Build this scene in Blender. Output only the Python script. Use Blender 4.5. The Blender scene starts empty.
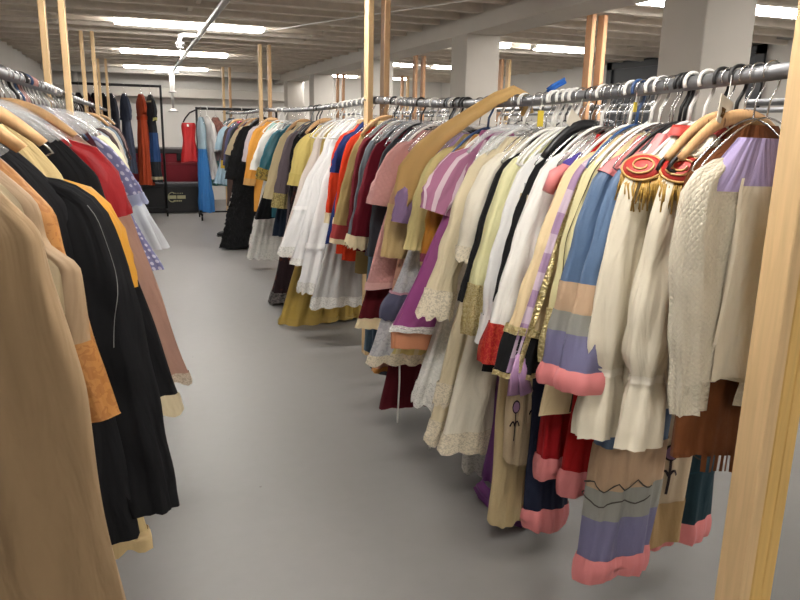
import bpy, math, random
import numpy as np
from mathutils import Matrix, Vector
rng = random.Random(7)
PI = math.pi
S = bpy.context.scene
COL = S.collection

# ------------------------------------------------------------------ camera
cam = bpy.data.cameras.new('camera'); camo = bpy.data.objects.new('camera', cam); COL.objects.link(camo)
cam.sensor_width = 36; cam.lens = 36 * 720 / 800; cam.clip_start = .03; cam.clip_end = 60
def _camera():
    f = 720.
    d = lambda x, y: np.array([x - 400., y - 300., f])
    Y = d(136, 120.5); Y /= np.linalg.norm(Y)
    Z = -d(335, 3280.); Z -= Z.dot(Y) * Y; Z /= np.linalg.norm(Z)
    X = np.cross(Y, Z)
    R = np.array([X, Y, Z])                      # world = R @ (right, down, forward)
    r, u, b = R[:, 0], -R[:, 1], -R[:, 2]
    m = Matrix(((r[0], u[0], b[0], 0), (r[1], u[1], b[1], 0), (r[2], u[2], b[2], 1.6), (0, 0, 0, 1)))
    camo.matrix_world = m
_camera(); S.camera = camo

# ------------------------------------------------------------------ world, exposure
w = bpy.data.worlds.new('world'); S.world = w; w.use_nodes = True
w.node_tree.nodes['Background'].inputs[0].default_value = (.9, .92, 1, 1)
w.node_tree.nodes['Background'].inputs[1].default_value = .15
S.view_settings.view_transform = 'Standard'; S.view_settings.look = 'None'
S.view_settings.gamma = 1; S.view_settings.use_curve_mapping = False
S.view_settings.exposure = 0.42
LAMP_W = 15.0            # watts of each fluorescent fixture
LAMP_COL = (1.0, .965, .92)
LAMP_Z = 2.56
LAMP_ROWS = [-1.7, 1.5, 4.7, 7.9, 11.1, 14.2]

# ------------------------------------------------------------------ helpers
def lin(h):
    h = h.lstrip('#'); c = [int(h[i:i + 2], 16) / 255 for i in (0, 2, 4)]
    return tuple(x / 12.92 if x <= .04045 else ((x + .055) / 1.055) ** 2.4 for x in c) + (1,)
def link(o): COL.objects.link(o); return o
def tag(o, label=None, cat=None, group=None, kind=None):
    if label: o['label'] = label
    if cat: o['category'] = cat
    if group: o['group'] = group
    if kind: o['kind'] = kind
    return o
def empty(name, loc, rz=0, label=None, cat=None, group=None):
    o = bpy.data.objects.new(name, None); o.empty_display_size = .05
    o.location = loc; o.rotation_euler = (0, 0, rz); link(o)
    return tag(o, label, cat, group)
def mesh_np(name, V, Q, uv=None, smooth=True):
    V = np.asarray(V, np.float32).reshape(-1, 3); Q = np.asarray(Q, np.int32).reshape(-1, 4)
    me = bpy.data.meshes.new(name)
    me.vertices.add(len(V)); me.vertices.foreach_set('co', V.ravel())
    n = len(Q); me.loops.add(4 * n); me.loops.foreach_set('vertex_index', Q.ravel())
    me.polygons.add(n); me.polygons.foreach_set('loop_start', np.arange(0, 4 * n, 4, dtype=np.int32))
    if uv is not None:
        l = me.uv_layers.new(name='UVMap'); l.data.foreach_set('uv', np.asarray(uv, np.float32).reshape(-1, 2)[Q.ravel()].ravel())
    me.update(calc_edges=True)
    me.polygons.foreach_set('use_smooth', np.full(n, smooth)); me.update()
    return me
def obj(name, me, mat, parent=None, kind=None):
    o = bpy.data.objects.new(name, me); link(o)
    if mat is not None and not me.materials: me.materials.append(mat)
    o.parent = parent
    if kind: o['kind'] = kind
    return o
def grid_faces(nv, nu, flip=False):
    i = np.arange(nv - 1)[:, None] * nu + np.arange(nu - 1)[None, :]
    q = np.stack([i, i + 1, i + nu + 1, i + nu], -1).reshape(-1, 4)
    return q[:, ::-1] if flip else q
class MB:
    "collects boxes, tubes and lathes into one mesh"
    def __init__(s): s.V = []; s.F = []
    def add(s, V, F):
        o = len(s.V); s.V += [tuple(v) for v in V]; s.F += [tuple(i + o for i in f) for f in F]; return s
    def box(s, a, b, bev=0):
        (x0, y0, z0), (x1, y1, z1) = a, b
        V = [(x, y, z) for x in (x0, x1) for y in (y0, y1) for z in (z0, z1)]
        return s.add(V, [(0, 1, 3, 2), (4, 6, 7, 5), (0, 4, 5, 1), (2, 3, 7, 6), (0, 2, 6, 4), (1, 5, 7, 3)])
    def tube(s, pts, r, n=8, closed=False, caps=True, ry=None):
        P = [Vector(p) for p in pts]; m = len(P); rr = r if hasattr(r, '__len__') else [r] * m
        rings = []; up = None
        for i in range(m):
            a = P[(i - 1) % m] if (closed or i > 0) else P[i]; b = P[(i + 1) % m] if (closed or i < m - 1) else P[i]
            t = (b - a).normalized()
            if up is None: up = Vector((0, 1, 0)) if abs(t.y) < .9 else Vector((0, 0, 1))
            sd = t.cross(up).normalized(); u2 = sd.cross(t).normalized(); up = u2
            k = (ry / rr[i]) if ry else 1
            rings.append([P[i] + sd * math.cos(2 * PI * j / n) * rr[i] + u2 * math.sin(2 * PI * j / n) * rr[i] * k for j in range(n)])
        o = [v for g in rings for v in g]; F = []
        for i in range(m if closed else m - 1):
            for j in range(n):
                a = i * n + j; b = i * n + (j + 1) % n; i2 = ((i + 1) % m) * n
                F.append((a, b, i2 + (j + 1) % n, i2 + j))
        if caps and not closed: F += [tuple(range(n))[::-1], tuple((m - 1) * n + j for j in range(n))]
        return s.add(o, F)
    def lathe(s, prof, c=(0, 0, 0), n=16):
        V = [(c[0] + r * math.cos(2 * PI * j / n), c[1] + r * math.sin(2 * PI * j / n), c[2] + z) for r, z in prof for j in range(n)]
        F = [(i * n + j, i * n + (j + 1) % n, (i + 1) * n + (j + 1) % n, (i + 1) * n + j) for i in range(len(prof) - 1) for j in range(n)]
        return s.add(V, F)
    def mesh(s, name, smooth=False):
        me = bpy.data.meshes.new(name); me.from_pydata(s.V, [], s.F); me.update()
        if smooth:
            for p in me.polygons: p.use_smooth = True
        return me
    def build(s, name, mat, parent=None, smooth=False, kind=None): return obj(name, s.mesh(name, smooth), mat, parent, kind)
def bevel(o, w=.004, seg=2):
    m = o.modifiers.new('bevel', 'BEVEL'); m.width = w; m.segments = seg; m.limit_method = 'ANGLE'; return o

# ------------------------------------------------------------------ materials
MATS = {}
class NT:
    def __init__(s, name):
        s.m = bpy.data.materials.new(name); s.m.use_nodes = True; s.t = s.m.node_tree; s.b = s.t.nodes['Principled BSDF']
    def n(s, typ, **kw):
        x = s.t.nodes.new(typ)
        for k, v in kw.items():
            if k in x.inputs: x.inputs[k].default_value = v
            else: setattr(x, k, v)
        return x
    def l(s, a, b): s.t.links.new(a, b)
    def mix(s, fac, a, b, blend='MIX'):
        x = s.t.nodes.new('ShaderNodeMix'); x.data_type = 'RGBA'; x.blend_type = blend
        for sock, v in ((x.inputs['Factor'], fac), (x.inputs['A'], a), (x.inputs['B'], b)):
            if hasattr(v, 'is_output'): s.l(v, sock)
            else: sock.default_value = v
        return x.outputs['Result']
    def math(s, op, a, b=None):
        x = s.t.nodes.new('ShaderNodeMath'); x.operation = op
        for i, v in enumerate((a, b)):
            if v is None: continue
            if hasattr(v, 'is_output'): s.l(v, x.inputs[i])
            else: x.inputs[i].default_value = v
        return x.outputs[0]
    def bump(s, h, strength=.3, dist=.01):
        b = s.n('ShaderNodeBump', Strength=strength, Distance=dist); s.l(h, b.inputs['Height']); s.l(b.outputs[0], s.b.inputs['Normal'])
def fab(col, kind='plain', col2=None, sc=1.0, rough=None, name=None):
    key = (col, kind, col2, sc, rough)
    if key in MATS: return MATS[key]
    T = NT(name or 'fabric_' + kind); B = T.b
    c = lin(col); c2 = lin(col2) if col2 else tuple(min(1, x * 1.25 + .02) for x in c[:3]) + (1,)
    tc = T.n('ShaderNodeTexCoord'); uv = tc.outputs['UV']; ob = tc.outputs['Object']
    noi = T.n('ShaderNodeTexNoise', Scale=5.0, Detail=4.0); T.l(ob, noi.inputs['Vector'])
    shade = T.mix(noi.outputs['Fac'], tuple(x * .86 for x in c[:3]) + (1,), tuple(min(1, x * 1.1) for x in c[:3]) + (1,))
    base = shade; h = None; bs, bd = .12, .001
    sep = T.n('ShaderNodeSeparateXYZ'); T.l(uv, sep.inputs[0]); u, v = sep.outputs[0], sep.outputs[1]
    def wave(s_, k): return T.math('SINE', T.math('MULTIPLY', s_, k))
    weave = T.math('MULTIPLY', wave(u, 3500.), wave(v, 3500.))
    h = weave
    if kind == 'stripes': base = T.mix(T.math('GREATER_THAN', wave(u, 160 * sc), .55), shade, c2)
    elif kind == 'hstripes': base = T.mix(T.math('GREATER_THAN', wave(v, 160 * sc), .55), shade, c2)
    elif kind == 'diag': base = T.mix(T.math('GREATER_THAN', wave(T.math('ADD', u, T.math('MULTIPLY', v, .6)), 150 * sc), .8), shade, c2)
    elif kind == 'plaid':
        a = T.mix(T.math('GREATER_THAN', wave(v, 120 * sc), .6), shade, c2)
        base = T.mix(T.math('MULTIPLY', T.math('GREATER_THAN', wave(u, 120 * sc), .7), .5), a, c2)
    elif kind == 'check':
        ck = T.math('GREATER_THAN', wave(v, 42 * sc), .0); base = T.mix(ck, shade, c2)
    elif kind == 'dots':
        vo = T.n('ShaderNodeTexVoronoi', Scale=26 * sc); vo.inputs['Randomness'].default_value = .25; T.l(uv, vo.inputs['Vector'])
        base = T.mix(T.math('LESS_THAN', vo.outputs['Distance'], .3), shade, c2)
    elif kind == 'floral':
        vo = T.n('ShaderNodeTexVoronoi', Scale=16 * sc); T.l(uv, vo.inputs['Vector'])
        n2 = T.n('ShaderNodeTexNoise', Scale=22 * sc, Detail=3.0); T.l(uv, n2.inputs['Vector'])
        a = T.mix(T.math('LESS_THAN', T.math('ADD', vo.outputs['Distance'], T.math('MULTIPLY', n2.outputs['Fac'], .5)), .55), shade, c2)
        base = T.mix(T.math('GREATER_THAN', n2.outputs['Fac'], .62), a, tuple(x * .55 for x in c2[:3]) + (1,))
    elif kind == 'brocade':
        n2 = T.n('ShaderNodeTexNoise', Scale=40 * sc, Detail=2.0, Distortion=1.5); T.l(uv, n2.inputs['Vector'])
        f = T.math('GREATER_THAN', n2.outputs['Fac'], .52); base = T.mix(f, shade, c2); h = f; bs = .4
    elif kind == 'quilt':
        a = T.math('ABSOLUTE', wave(T.math('ADD', u, v), 150 * sc)); b = T.math('ABSOLUTE', wave(T.math('SUBTRACT', u, v), 150 * sc))
        h = T.math('POWER', T.math('MINIMUM', a, b), .5); bs, bd = .5, .005
        base = T.mix(h, tuple(x * .93 for x in c[:3]) + (1,), shade)
    elif kind == 'seq':
        vo = T.n('ShaderNodeTexVoronoi', Scale=160 * sc); T.l(uv, vo.inputs['Vector']); h = vo.outputs['Distance']; bs, bd = 1, .004
        base = T.mix(vo.outputs['Distance'], c2, shade)
    elif kind == 'lace':
        vo = T.n('ShaderNodeTexVoronoi', Scale=170 * sc); T.l(uv, vo.inputs['Vector']); h = vo.outputs['Distance']; bs, bd = .6, .003
        al = T.math('LESS_THAN', T.math('MULTIPLY', vo.outputs['Distance'], 1.0), .62); T.l(T.math('MAXIMUM', al, .75), B.inputs['Alpha'])
    elif kind == 'tulle':
        B.inputs['Alpha'].default_value = .62
    elif kind == 'fur':
        n2 = T.n('ShaderNodeTexNoise', Scale=90., Detail=5.0); T.l(ob, n2.inputs['Vector']); h = n2.outputs['Fac']; bs, bd = 1, .02
        base = T.mix(n2.outputs['Fac'], tuple(x * .5 for x in c[:3]) + (1,), c2)
    elif kind == 'suede':
        n2 = T.n('ShaderNodeTexNoise', Scale=14., Detail=6.0); T.l(ob, n2.inputs['Vector'])
        base = T.mix(n2.outputs['Fac'], tuple(x * .6 for x in c[:3]) + (1,), tuple(min(1, x * 1.4) for x in c[:3]) + (1,)); h = n2.outputs['Fac']
    if hasattr(base, 'is_output'): T.l(base, B.inputs['Base Color'])
    r = {'satin': .34, 'seq': .3, 'brocade': .5, 'velvet': .9}.get(kind, .85)
    B.inputs['Roughness'].default_value = rough if rough is not None else r
    B.inputs['Specular IOR Level'].default_value = .25 if r > .6 else .5
    if kind in ('plain', 'velvet', 'suede', 'stripes'):
        B.inputs['Sheen Weight'].default_value = .35 if kind == 'velvet' else .12
        B.inputs['Sheen Tint'].default_value = tuple(min(1, x * 1.5 + .1) for x in c[:3]) + (1,)
    if kind == 'seq': B.inputs['Metallic'].default_value = .6
    # soft vertical creases of hanging cloth
    mpw = T.n('ShaderNodeMapping'); mpw.inputs['Scale'].default_value = (13, 3.2, 1); mpw.inputs['Rotation'].default_value = (0, 0, .12); T.l(uv, mpw.inputs[0])
    wn = T.n('ShaderNodeTexNoise', Scale=1.0, Detail=3.0, Distortion=.8); wn.inputs['Roughness'].default_value = .45; T.l(mpw.outputs[0], wn.inputs['Vector'])
    b0 = T.n('ShaderNodeBump', Strength=.55 if kind not in ('fur', 'quilt', 'velvet') else .25, Distance=.035); T.l(wn.outputs['Fac'], b0.inputs['Height'])
    b1 = T.n('ShaderNodeBump', Strength=bs, Distance=bd); T.l(h, b1.inputs['Height']); T.l(b0.outputs[0], b1.inputs['Normal']); T.l(b1.outputs[0], B.inputs['Normal'])
    MATS[key] = T.m
    return T.m
def solid(name, col, rough=.5, metal=0, noise=.08, nsc=8., spec=.5, bump=0, trans=0, alpha=1):
    if name in MATS: return MATS[name]
    T = NT(name); c = lin(col); tc = T.n('ShaderNodeTexCoord'); n = T.n('ShaderNodeTexNoise', Scale=nsc, Detail=5.0); T.l(tc.outputs['Object'], n.inputs['Vector'])
    T.l(T.mix(n.outputs['Fac'], tuple(x * (1 - noise) for x in c[:3]) + (1,), tuple(min(1, x * (1 + noise)) for x in c[:3]) + (1,)), T.b.inputs['Base Color'])
    T.b.inputs['Roughness'].default_value = rough; T.b.inputs['Metallic'].default_value = metal; T.b.inputs['Specular IOR Level'].default_value = spec
    if trans: T.b.inputs['Transmission Weight'].default_value = trans; T.b.inputs['IOR'].default_value = 1.3
    T.b.inputs['Alpha'].default_value = alpha
    if bump: T.bump(n.outputs['Fac'], bump, .01)
    MATS[name] = T.m; return T.m
def wood(name, col, grain=60.):
    if name in MATS: return MATS[name]
    T = NT(name); c = lin(col); tc = T.n('ShaderNodeTexCoord'); mp = T.n('ShaderNodeMapping'); mp.inputs['Scale'].default_value = (1, 1, .06)
    T.l(tc.outputs['Object'], mp.inputs[0])
    n = T.n('ShaderNodeTexNoise', Scale=grain, Detail=6.0, Distortion=.6); T.l(mp.outputs[0], n.inputs['Vector'])
    n2 = T.n('ShaderNodeTexVoronoi', Scale=4.5); mp2 = T.n('ShaderNodeMapping'); mp2.inputs['Scale'].default_value = (5, 5, 1); T.l(tc.outputs['Object'], mp2.inputs[0]); T.l(mp2.outputs[0], n2.inputs['Vector'])
    a = T.mix(n.outputs['Fac'], tuple(x * .72 for x in c[:3]) + (1,), tuple(min(1, x * 1.15) for x in c[:3]) + (1,))
    k = T.math('LESS_THAN', n2.outputs['Distance'], .07)
    T.l(T.mix(T.math('MULTIPLY', k, .75), a, lin('6b4426')), T.b.inputs['Base Color']); T.b.inputs['Roughness'].default_value = .65
    T.bump(n.outputs['Fac'], .15, .004); MATS[name] = T.m; return T.m
def plaster(name, col, sc=3., amt=.06, rough=.8):
    return solid(name, col, rough, 0, amt, sc, .3, .08)
def floor_mat():
    T = NT('painted_concrete_floor'); tc = T.n('ShaderNodeTexCoord')
    n1 = T.n('ShaderNodeTexNoise', Scale=.9, Detail=6.0); n2 = T.n('ShaderNodeTexNoise', Scale=14., Detail=8.0)
    mp = T.n('ShaderNodeMapping'); mp.inputs['Scale'].default_value = (1.6, .5, 1); T.l(tc.outputs['Object'], mp.inputs[0]); T.l(mp.outputs[0], n1.inputs['Vector']); T.l(tc.outputs['Object'], n2.inputs['Vector'])
    a = T.mix(n1.outputs['Fac'], lin('73716f'), lin('868482')); b = T.mix(T.math('MULTIPLY', n2.outputs['Fac'], .25), a, lin('666462'))
    vo = T.n('ShaderNodeTexVoronoi', Scale=3.1); T.l(tc.outputs['Object'], vo.inputs['Vector'])
    b = T.mix(T.math('LESS_THAN', vo.outputs['Distance'], .018), b, lin('5f5b57'))
    T.l(b, T.b.inputs['Base Color']); T.l(T.math('ADD', T.math('MULTIPLY', n1.outputs['Fac'], .25), .32), T.b.inputs['Roughness'])
    T.bump(n2.outputs['Fac'], .06, .004); return T.m
def emit(name, col, st):
    T = NT(name); T.b.inputs['Base Color'].default_value = col + (1,); T.b.inputs['Emission Color'].default_value = col + (1,); T.b.inputs['Emission Strength'].default_value = st
    return T.m
M_WALL = plaster('white_wall_paint', 'cfccc6'); M_COL = plaster('grey_white_column_paint', 'b7b2aa', 4., .07)
M_BEAM = plaster('beam_paint', 'c0bbb3', 4., .07)
M_DECK = solid('ceiling_deck_wood', 'a99f92', .9, 0, .3, 6., .2, .2); M_JOIST = solid('joist_wood_painted', 'd8cfc2', .85, 0, .2, 9., .2, .15)
M_PINE = wood('pine_lumber', 'd9b98a'); M_PINE2 = wood('pine_lumber_reddish', 'b98c66'); M_PINE4 = wood('pine_lumber_brown', 'cda77c'); M_PINE3 = wood('pine_lumber_yellow', 'd8b26a')
M_GALV = solid('galvanised_steel', '86878a', .5, .7, .15, 20.)
M_BLACKM = solid('black_metal', '1b1b1d', .45, .3); M_WHITEP = solid('white_plastic', 'e9e7e2', .4); M_BLACKP = solid('black_plastic', '19191b', .4)
M_BLUEP = solid('blue_plastic', '33507f', .4); M_CHROME = solid('chrome_wire', 'c9c9cb', .22, 1); M_CLEAR = solid('clear_plastic', 'e3e6e8', .12, 0, .02, 5., .6, 0, 0, .26)
M_HWOOD = wood('hanger_wood', 'd3a877', 120.); M_PINKP = solid('pink_plastic', 'd9a29c', .4); M_WPIPE = solid('white_painted_pipe', '9d9a96', .5)
M_GREYP = solid('grey_plastic', '70757b', .4)

# ------------------------------------------------------------------ room
X0, X1, Y0, Y1, ZD, ZJ = -1.56, 6.6, -3.2, 15.8, 2.70, 2.54
XB = 2.77                                         # aisle face of the long beam
def struct(name, mb, mat, label, cat, smooth=False, bev=0):
    o = mb.build(name, mat, None, smooth, 'structure'); tag(o, label, cat)
    if bev: bevel(o, bev)
    return o
struct('floor', MB().box((X0 - .1, Y0 - .1, -.1), (X1 + .1, Y1 + .1, 0)), floor_mat(), 'grey painted concrete floor of the costume store', 'floor')
struct('wall_left', MB().box((X0 - .1, Y0, 0), (X0, Y1, ZD)), M_WALL, 'white painted wall beyond the rack with the black tailcoat', 'wall')
struct('wall_right', MB().box((X1, Y0, 0), (X1 + .1, Y1, ZD)), M_WALL, 'white painted wall with the dark door behind the columns', 'wall')
struct('wall_back', MB().box((X0 - .1, Y1, 0), (X1 + .1, Y1 + .1, ZD)), M_WALL, 'white end wall behind the black rolling racks', 'wall')
struct('wall_front', MB().box((X0 - .1, Y0 - .1, 0), (X1 + .1, Y0, ZD)), M_WALL, 'white painted wall at the near end of the aisle', 'wall')
ceil = struct('ceiling', MB().box((X0 - .1, Y0 - .1, ZD), (X1 + .1, Y1 + .1, ZD + .08)), M_DECK, 'rough wooden ceiling deck carried on exposed joists', 'ceiling')
jl = MB().box((X0, -.045, ZJ), (XB, .045, ZD)).mesh('joist'); jr = MB().box((XB + .33, -.035, ZJ), (X1, .035, ZD)).mesh('joist')
y = Y0 + .3
jy = []
while y < Y1 - .3: jy.append(y); y += .46
for i, y in enumerate(jy):
    for me in (jl, jr):
        o = obj('joist', me, M_JOIST, ceil); o.location = (0, y, rng.uniform(-.01, .012))
br = MB().box((-.02, .035, ZJ + .03), (.02, .425, ZD)).mesh('bridging')
for i, y in enumerate(jy[:-1]):
    for x in (-.72 + .03 * (i % 2), .55 - .04 * (i % 2), 1.95 + .03 * (i % 2), 4.3, 5.6):
        if i % 2 == 0 or x < 2: o = obj('bridging_block', br, M_JOIST, ceil); o.location = (x, y, 0)
struct('ceiling_beam', MB().box((XB, Y0, 2.40), (XB + .33, Y1, ZD - .002)), M_BEAM, 'long pale beam running over the row of square columns', 'beam', bev=.006)
for i, (y, lb) in enumerate([(0.15, 'square pale column beside the near end of the beam'), (3.17, 'broad square column behind the hanger hooks of the cream jackets'), (6.09, 'square column between the paired posts and the reddish posts'),
                             (9.0, 'square column partly behind the paired pine posts'), (12.05, 'slim far column second from the end wall'), (14.3, 'slim far column closest to the end wall')]):
    struct('column', MB().box((XB + .004, y, 0), (XB + .33, y + .34, 2.405)), M_COL, lb, 'column', bev=.008)
# end wall: lintel beam, recessed band, ledge
struct('trim_1', MB().box((X0, 14.95, 2.46), (XB, 15.2, ZD - .001)), M_BEAM, 'white soffit beam across the far end of the aisle', 'beam', bev=.005)
struct('trim_2', MB().box((X0, 15.45, 2.06), (XB + .3, Y1, 2.24)), M_BEAM, 'long boxed duct ledge along the end wall', 'ledge', bev=.01)
struct('trim_3', MB().box((X1 - .16, Y0, 2.58), (X1, Y1, 2.68)), M_WPIPE, 'boxed ledge along the top of the wall with the dark door', 'ledge', bev=.01)
M_DOOR = solid('dark_door_paint', '2b2e34', .5, 0, .1)
DY0, DY1, DZ = 6.6, 9.3, 2.5
d = tag(MB().box((X1 - .03, DY0, 0), (X1, DY1, DZ)).build('door_1', M_DOOR, None, kind='structure'), 'large dark door on the wall behind the columns', 'door')
fr = MB()
for a, b in (((X1 - .06, DY0 - .1, 0), (X1 - .028, DY0 + .02, DZ + .06)), ((X1 - .06, DY1 - .02, 0), (X1 - .028, DY1 + .1, DZ + .06)), ((X1 - .06, DY0 - .1, DZ - .04), (X1 - .028, DY1 + .1, DZ + .06))): fr.box(a, b)
fr.build('door_frame', solid('door_frame_paint', '1d2026', .5), d)

# ------------------------------------------------------------------ fluorescent fixtures
M_TUBE = emit('fluorescent_tube_glow', (1.0, .965, .92), 36.0)
def fixture(x, y, z, L, label, grp):
    r = empty('fluorescent_fixture', (x, y, z), 0, label, 'light', grp)
    hb = MB(); h = L / 2
    prof = [(-.06, 0), (-.035, .035), (.035, .035), (.06, 0), (.05, -.004), (-.05, -.004)]
    V = [(sx * h, a, b) for sx in (-1, 1) for a, b in prof]; n = 6
    hb.add(V, [(i, (i + 1) % n, n + (i + 1) % n, n + i) for i in range(n)] + [tuple(range(n))[::-1], tuple(range(n, 2 * n))])
    hb.build('housing', M_WHITEP, r)
    for s_ in (-1, 1):
        MB().tube([(-h + .03, s_ * .044, -.03), (h - .03, s_ * .044, -.03)], .023, 10).build('tube', M_TUBE, r, True)
        MB().box((s_ * h - .02, -.055, -.04), (s_ * h + .02, .055, .01)).build('end_cap', M_WHITEP, r)
    for q in (-.6, .6): MB().box((h * q, -.012, .03), (h * q + .02, .012, ZD - z)).build('hanging_strap', M_WHITEP, r)
    li = bpy.data.lights.new('fluorescent_light', 'AREA'); li.shape = 'RECTANGLE'; li.size = L * .95; li.size_y = .12; li.energy = LAMP_W; li.color = LAMP_COL
    lo = bpy.data.objects.new('fluorescent_light', li); link(lo); lo.parent = r; lo.location = (0, 0, -.05)
for i, y in enumerate(LAMP_ROWS):
    near = ['behind the near ends of both racks', 'above the near end of both racks', 'above the front of the aisle', 'above the sprinkler elbow', 'behind the sprinkler elbow', 'by the white soffit beam'][i]
    fixture(.57, y, LAMP_Z, 1.48, f'long white fluorescent light over the aisle {near}', 'fluorescent lights over the aisle')
    if 1:
        where = ['at the near end of the room', 'beside the broad square column', 'between the broad column and the reddish posts', 'beyond the reddish posts', 'beyond the third square column', 'close to the end wall'][i]
        fixture(3.62, y, LAMP_Z, 1.05, f'fluorescent light next to the beam {where}', 'fluorescent lights behind the columns')
        fixture(4.84, y, LAMP_Z, .75, f'fluorescent light towards the dark door {where}', 'fluorescent lights behind the columns')

# ------------------------------------------------------------------ sprinkler pipe, conduit
sp = empty('sprinkler_pipe', (.67, 5, 2.47), 0, 'grey sprinkler pipe running the length of the ceiling', 'pipe')
MB().tube([(0, -8, 0), (0, 9.4, 0)], .027, 12).build('main_pipe', M_WPIPE, sp, True)
for yy, sd in ((3.1, -1),):
    MB().tube([(0, yy, -.01), (-.16, yy, -.01), (-.19, yy, -.02), (-.2, yy, -.06)], .022, 10).build('branch_elbow', M_WHITEP, sp, True)
    hd = MB().lathe([(.0, -.06), (.02, -.06), (.022, -.085), (.013, -.095), (.013, -.12), (.03, -.135), (.03, -.14), (0, -.14)], (-.2, yy, 0)).build('sprinkler_head', M_WHITEP, sp, True)
    cg = MB()
    for zz, rr in ((-.07, .03), (-.1, .04), (-.13, .038), (-.155, .022)): cg.tube([(-.2 + rr * math.cos(t), yy + rr * math.sin(t), zz) for t in np.linspace(0, 2 * PI, 13)[:-1]], .0035, 5, True)
    for k in range(6):
        t = k * PI / 3; cg.tube([(-.2 + rr * math.cos(t), yy + rr * math.sin(t), zz) for zz, rr in ((-.07, .03), (-.1, .04), (-.13, .038), (-.155, .022))], .0035, 5)
    cg.build('head_guard', M_CHROME, hd, True)
for yy in (-2, 0.9, 4.2, 7.4): MB().tube([(0, yy, .02), (0, yy, .23)], .006, 6).build('hanger_rod', M_GALV, sp)
dr = empty('sprinkler_drop', (.66, 14.3, 2.47), 0, 'white drop pipe with disc hanging at the end of the sprinkler pipe', 'pipe')
MB().tube([(-.26, 0, -.04), (-.24, 0, 0), (0, 0, 0), (.12, 0, 0)], .03, 10).build('tee', M_GALV, dr, True)
MB().tube([(0, 0, 0), (0, 0, -.35)], .04, 12).build('sleeve_pipe', M_WHITEP, dr, True)
MB().tube([(0, 0, -.3), (0, 0, -.66)], .022, 10).build('drop_pipe', M_WPIPE, dr, True)
MB().lathe([(0, -.33), (.07, -.34), (.07, -.36), (0, -.37)]).build('collar', M_WPIPE, dr, True)
MB().lathe([(.02, -.64), (.085, -.68), (.09, -.7), (0, -.7)]).build('disc', M_WPIPE, dr, True)
tag(MB().tube([(1.34, 8.0, 2.535), (1.6, 7.2, 2.53), (2.1, 6.0, 2.53), (2.7, 4.6, 2.53)], .006, 6).build('ceiling_cable', M_WHITEP, None, True), 'thin white cable slanting across the joists from the light', 'cable')
tag(MB().tube([(-1.06, 15.74, 1.2), (-1.06, 15.74, 2.5), (-1.0, 15.7, 2.54), (-.4, 15.7, 2.54)], .05, 10).build('wall_conduit', M_WHITEP, None, True), 'white vertical pipe in the corner of the end wall', 'pipe')

# ------------------------------------------------------------------ racks
RX, LX = 1.52, -.45
def zR(y):
    if y < 4.75: return 1.765 - .055 * math.sin(PI * min(1, max(0, (y - 1.2) / 3.55)))
    if y < 9.25: return 1.765 - .03 * math.sin(PI * (y - 4.75) / 4.5)
    return 1.765 - .02 * math.sin(PI * (y - 9.25) / 4.2)
def zL(y): return 1.755
def post(parent, x0, x1, y0, y1, mat=M_PINE, z1=ZJ - .014):
    return bevel(MB().box((x0, y0, 0), (x1, y1, z1)).build('post', mat, parent), .003, 1)
def rack(name, x, z, posts, y0, y1, label, sag=None, r=.0205, mats=(M_PINE, M_PINE4)):
    R = empty(name, (0, 0, 0), 0, label, 'rack')
    segs = sorted([y0] + [p for p in posts if y0 < p < y1] + [y1])
    for a, b in zip(segs[:-1], segs[1:]):
        MB().tube([(x, t, (sag(t) if sag else z)) for t in np.linspace(a + .004, b - .004, 13)], r, 12).build('pipe', M_GALV, R, True)
    for p in posts:
        post(R, x - .075, x - .037, p - .045, p + .045, mats[0]); post(R, x + .037, x + .075, p - .045, p + .045, mats[1])
        MB().tube([(x - .09, p, z), (x + .09, p, z)], .008, 8).build('bolt', M_GALV, R)
        MB().tube([(x, p - .03, z), (x, p + .03, z)], r + .006, 12).build('coupling', M_GALV, R, True)
    return R
RR = rack('costume_rack', RX, 1.765, [4.75, 9.25, 13.3], 1.345, 13.9, 'pine post and steel pipe rack carrying the long row with white petticoats', zR)
for k, m in enumerate((M_PINE, M_PINE3, M_PINE3)):
    bevel(MB().box((1.475 + .0385 * k, 1.30, 0), (1.475 + .0385 * k + .038, 1.388, ZJ if k != 1 else 1.74)).build('post', m, RR), .003, 1)
RL = rack('costume_rack', LX, 1.755, [5.2, 8.9, 12.7], -.2, 13.2, 'pine post and steel pipe rack carrying the row with the black tailcoat', zL, mats=(M_PINE, M_PINE))
R2 = rack('costume_rack', 3.64, 1.79, [1.1, 5.42, 9.5, 13.6], .5, 14, 'reddish post and pipe rack standing behind the columns', None, mats=(M_PINE2, M_PINE2))
R3 = rack('costume_rack', 4.85, 1.79, [5.3, 9.35, 13.4], 1, 14, 'pine post and pipe rack standing along the wall with the dark door', None, mats=(M_PINE2, M_PINE))

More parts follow.
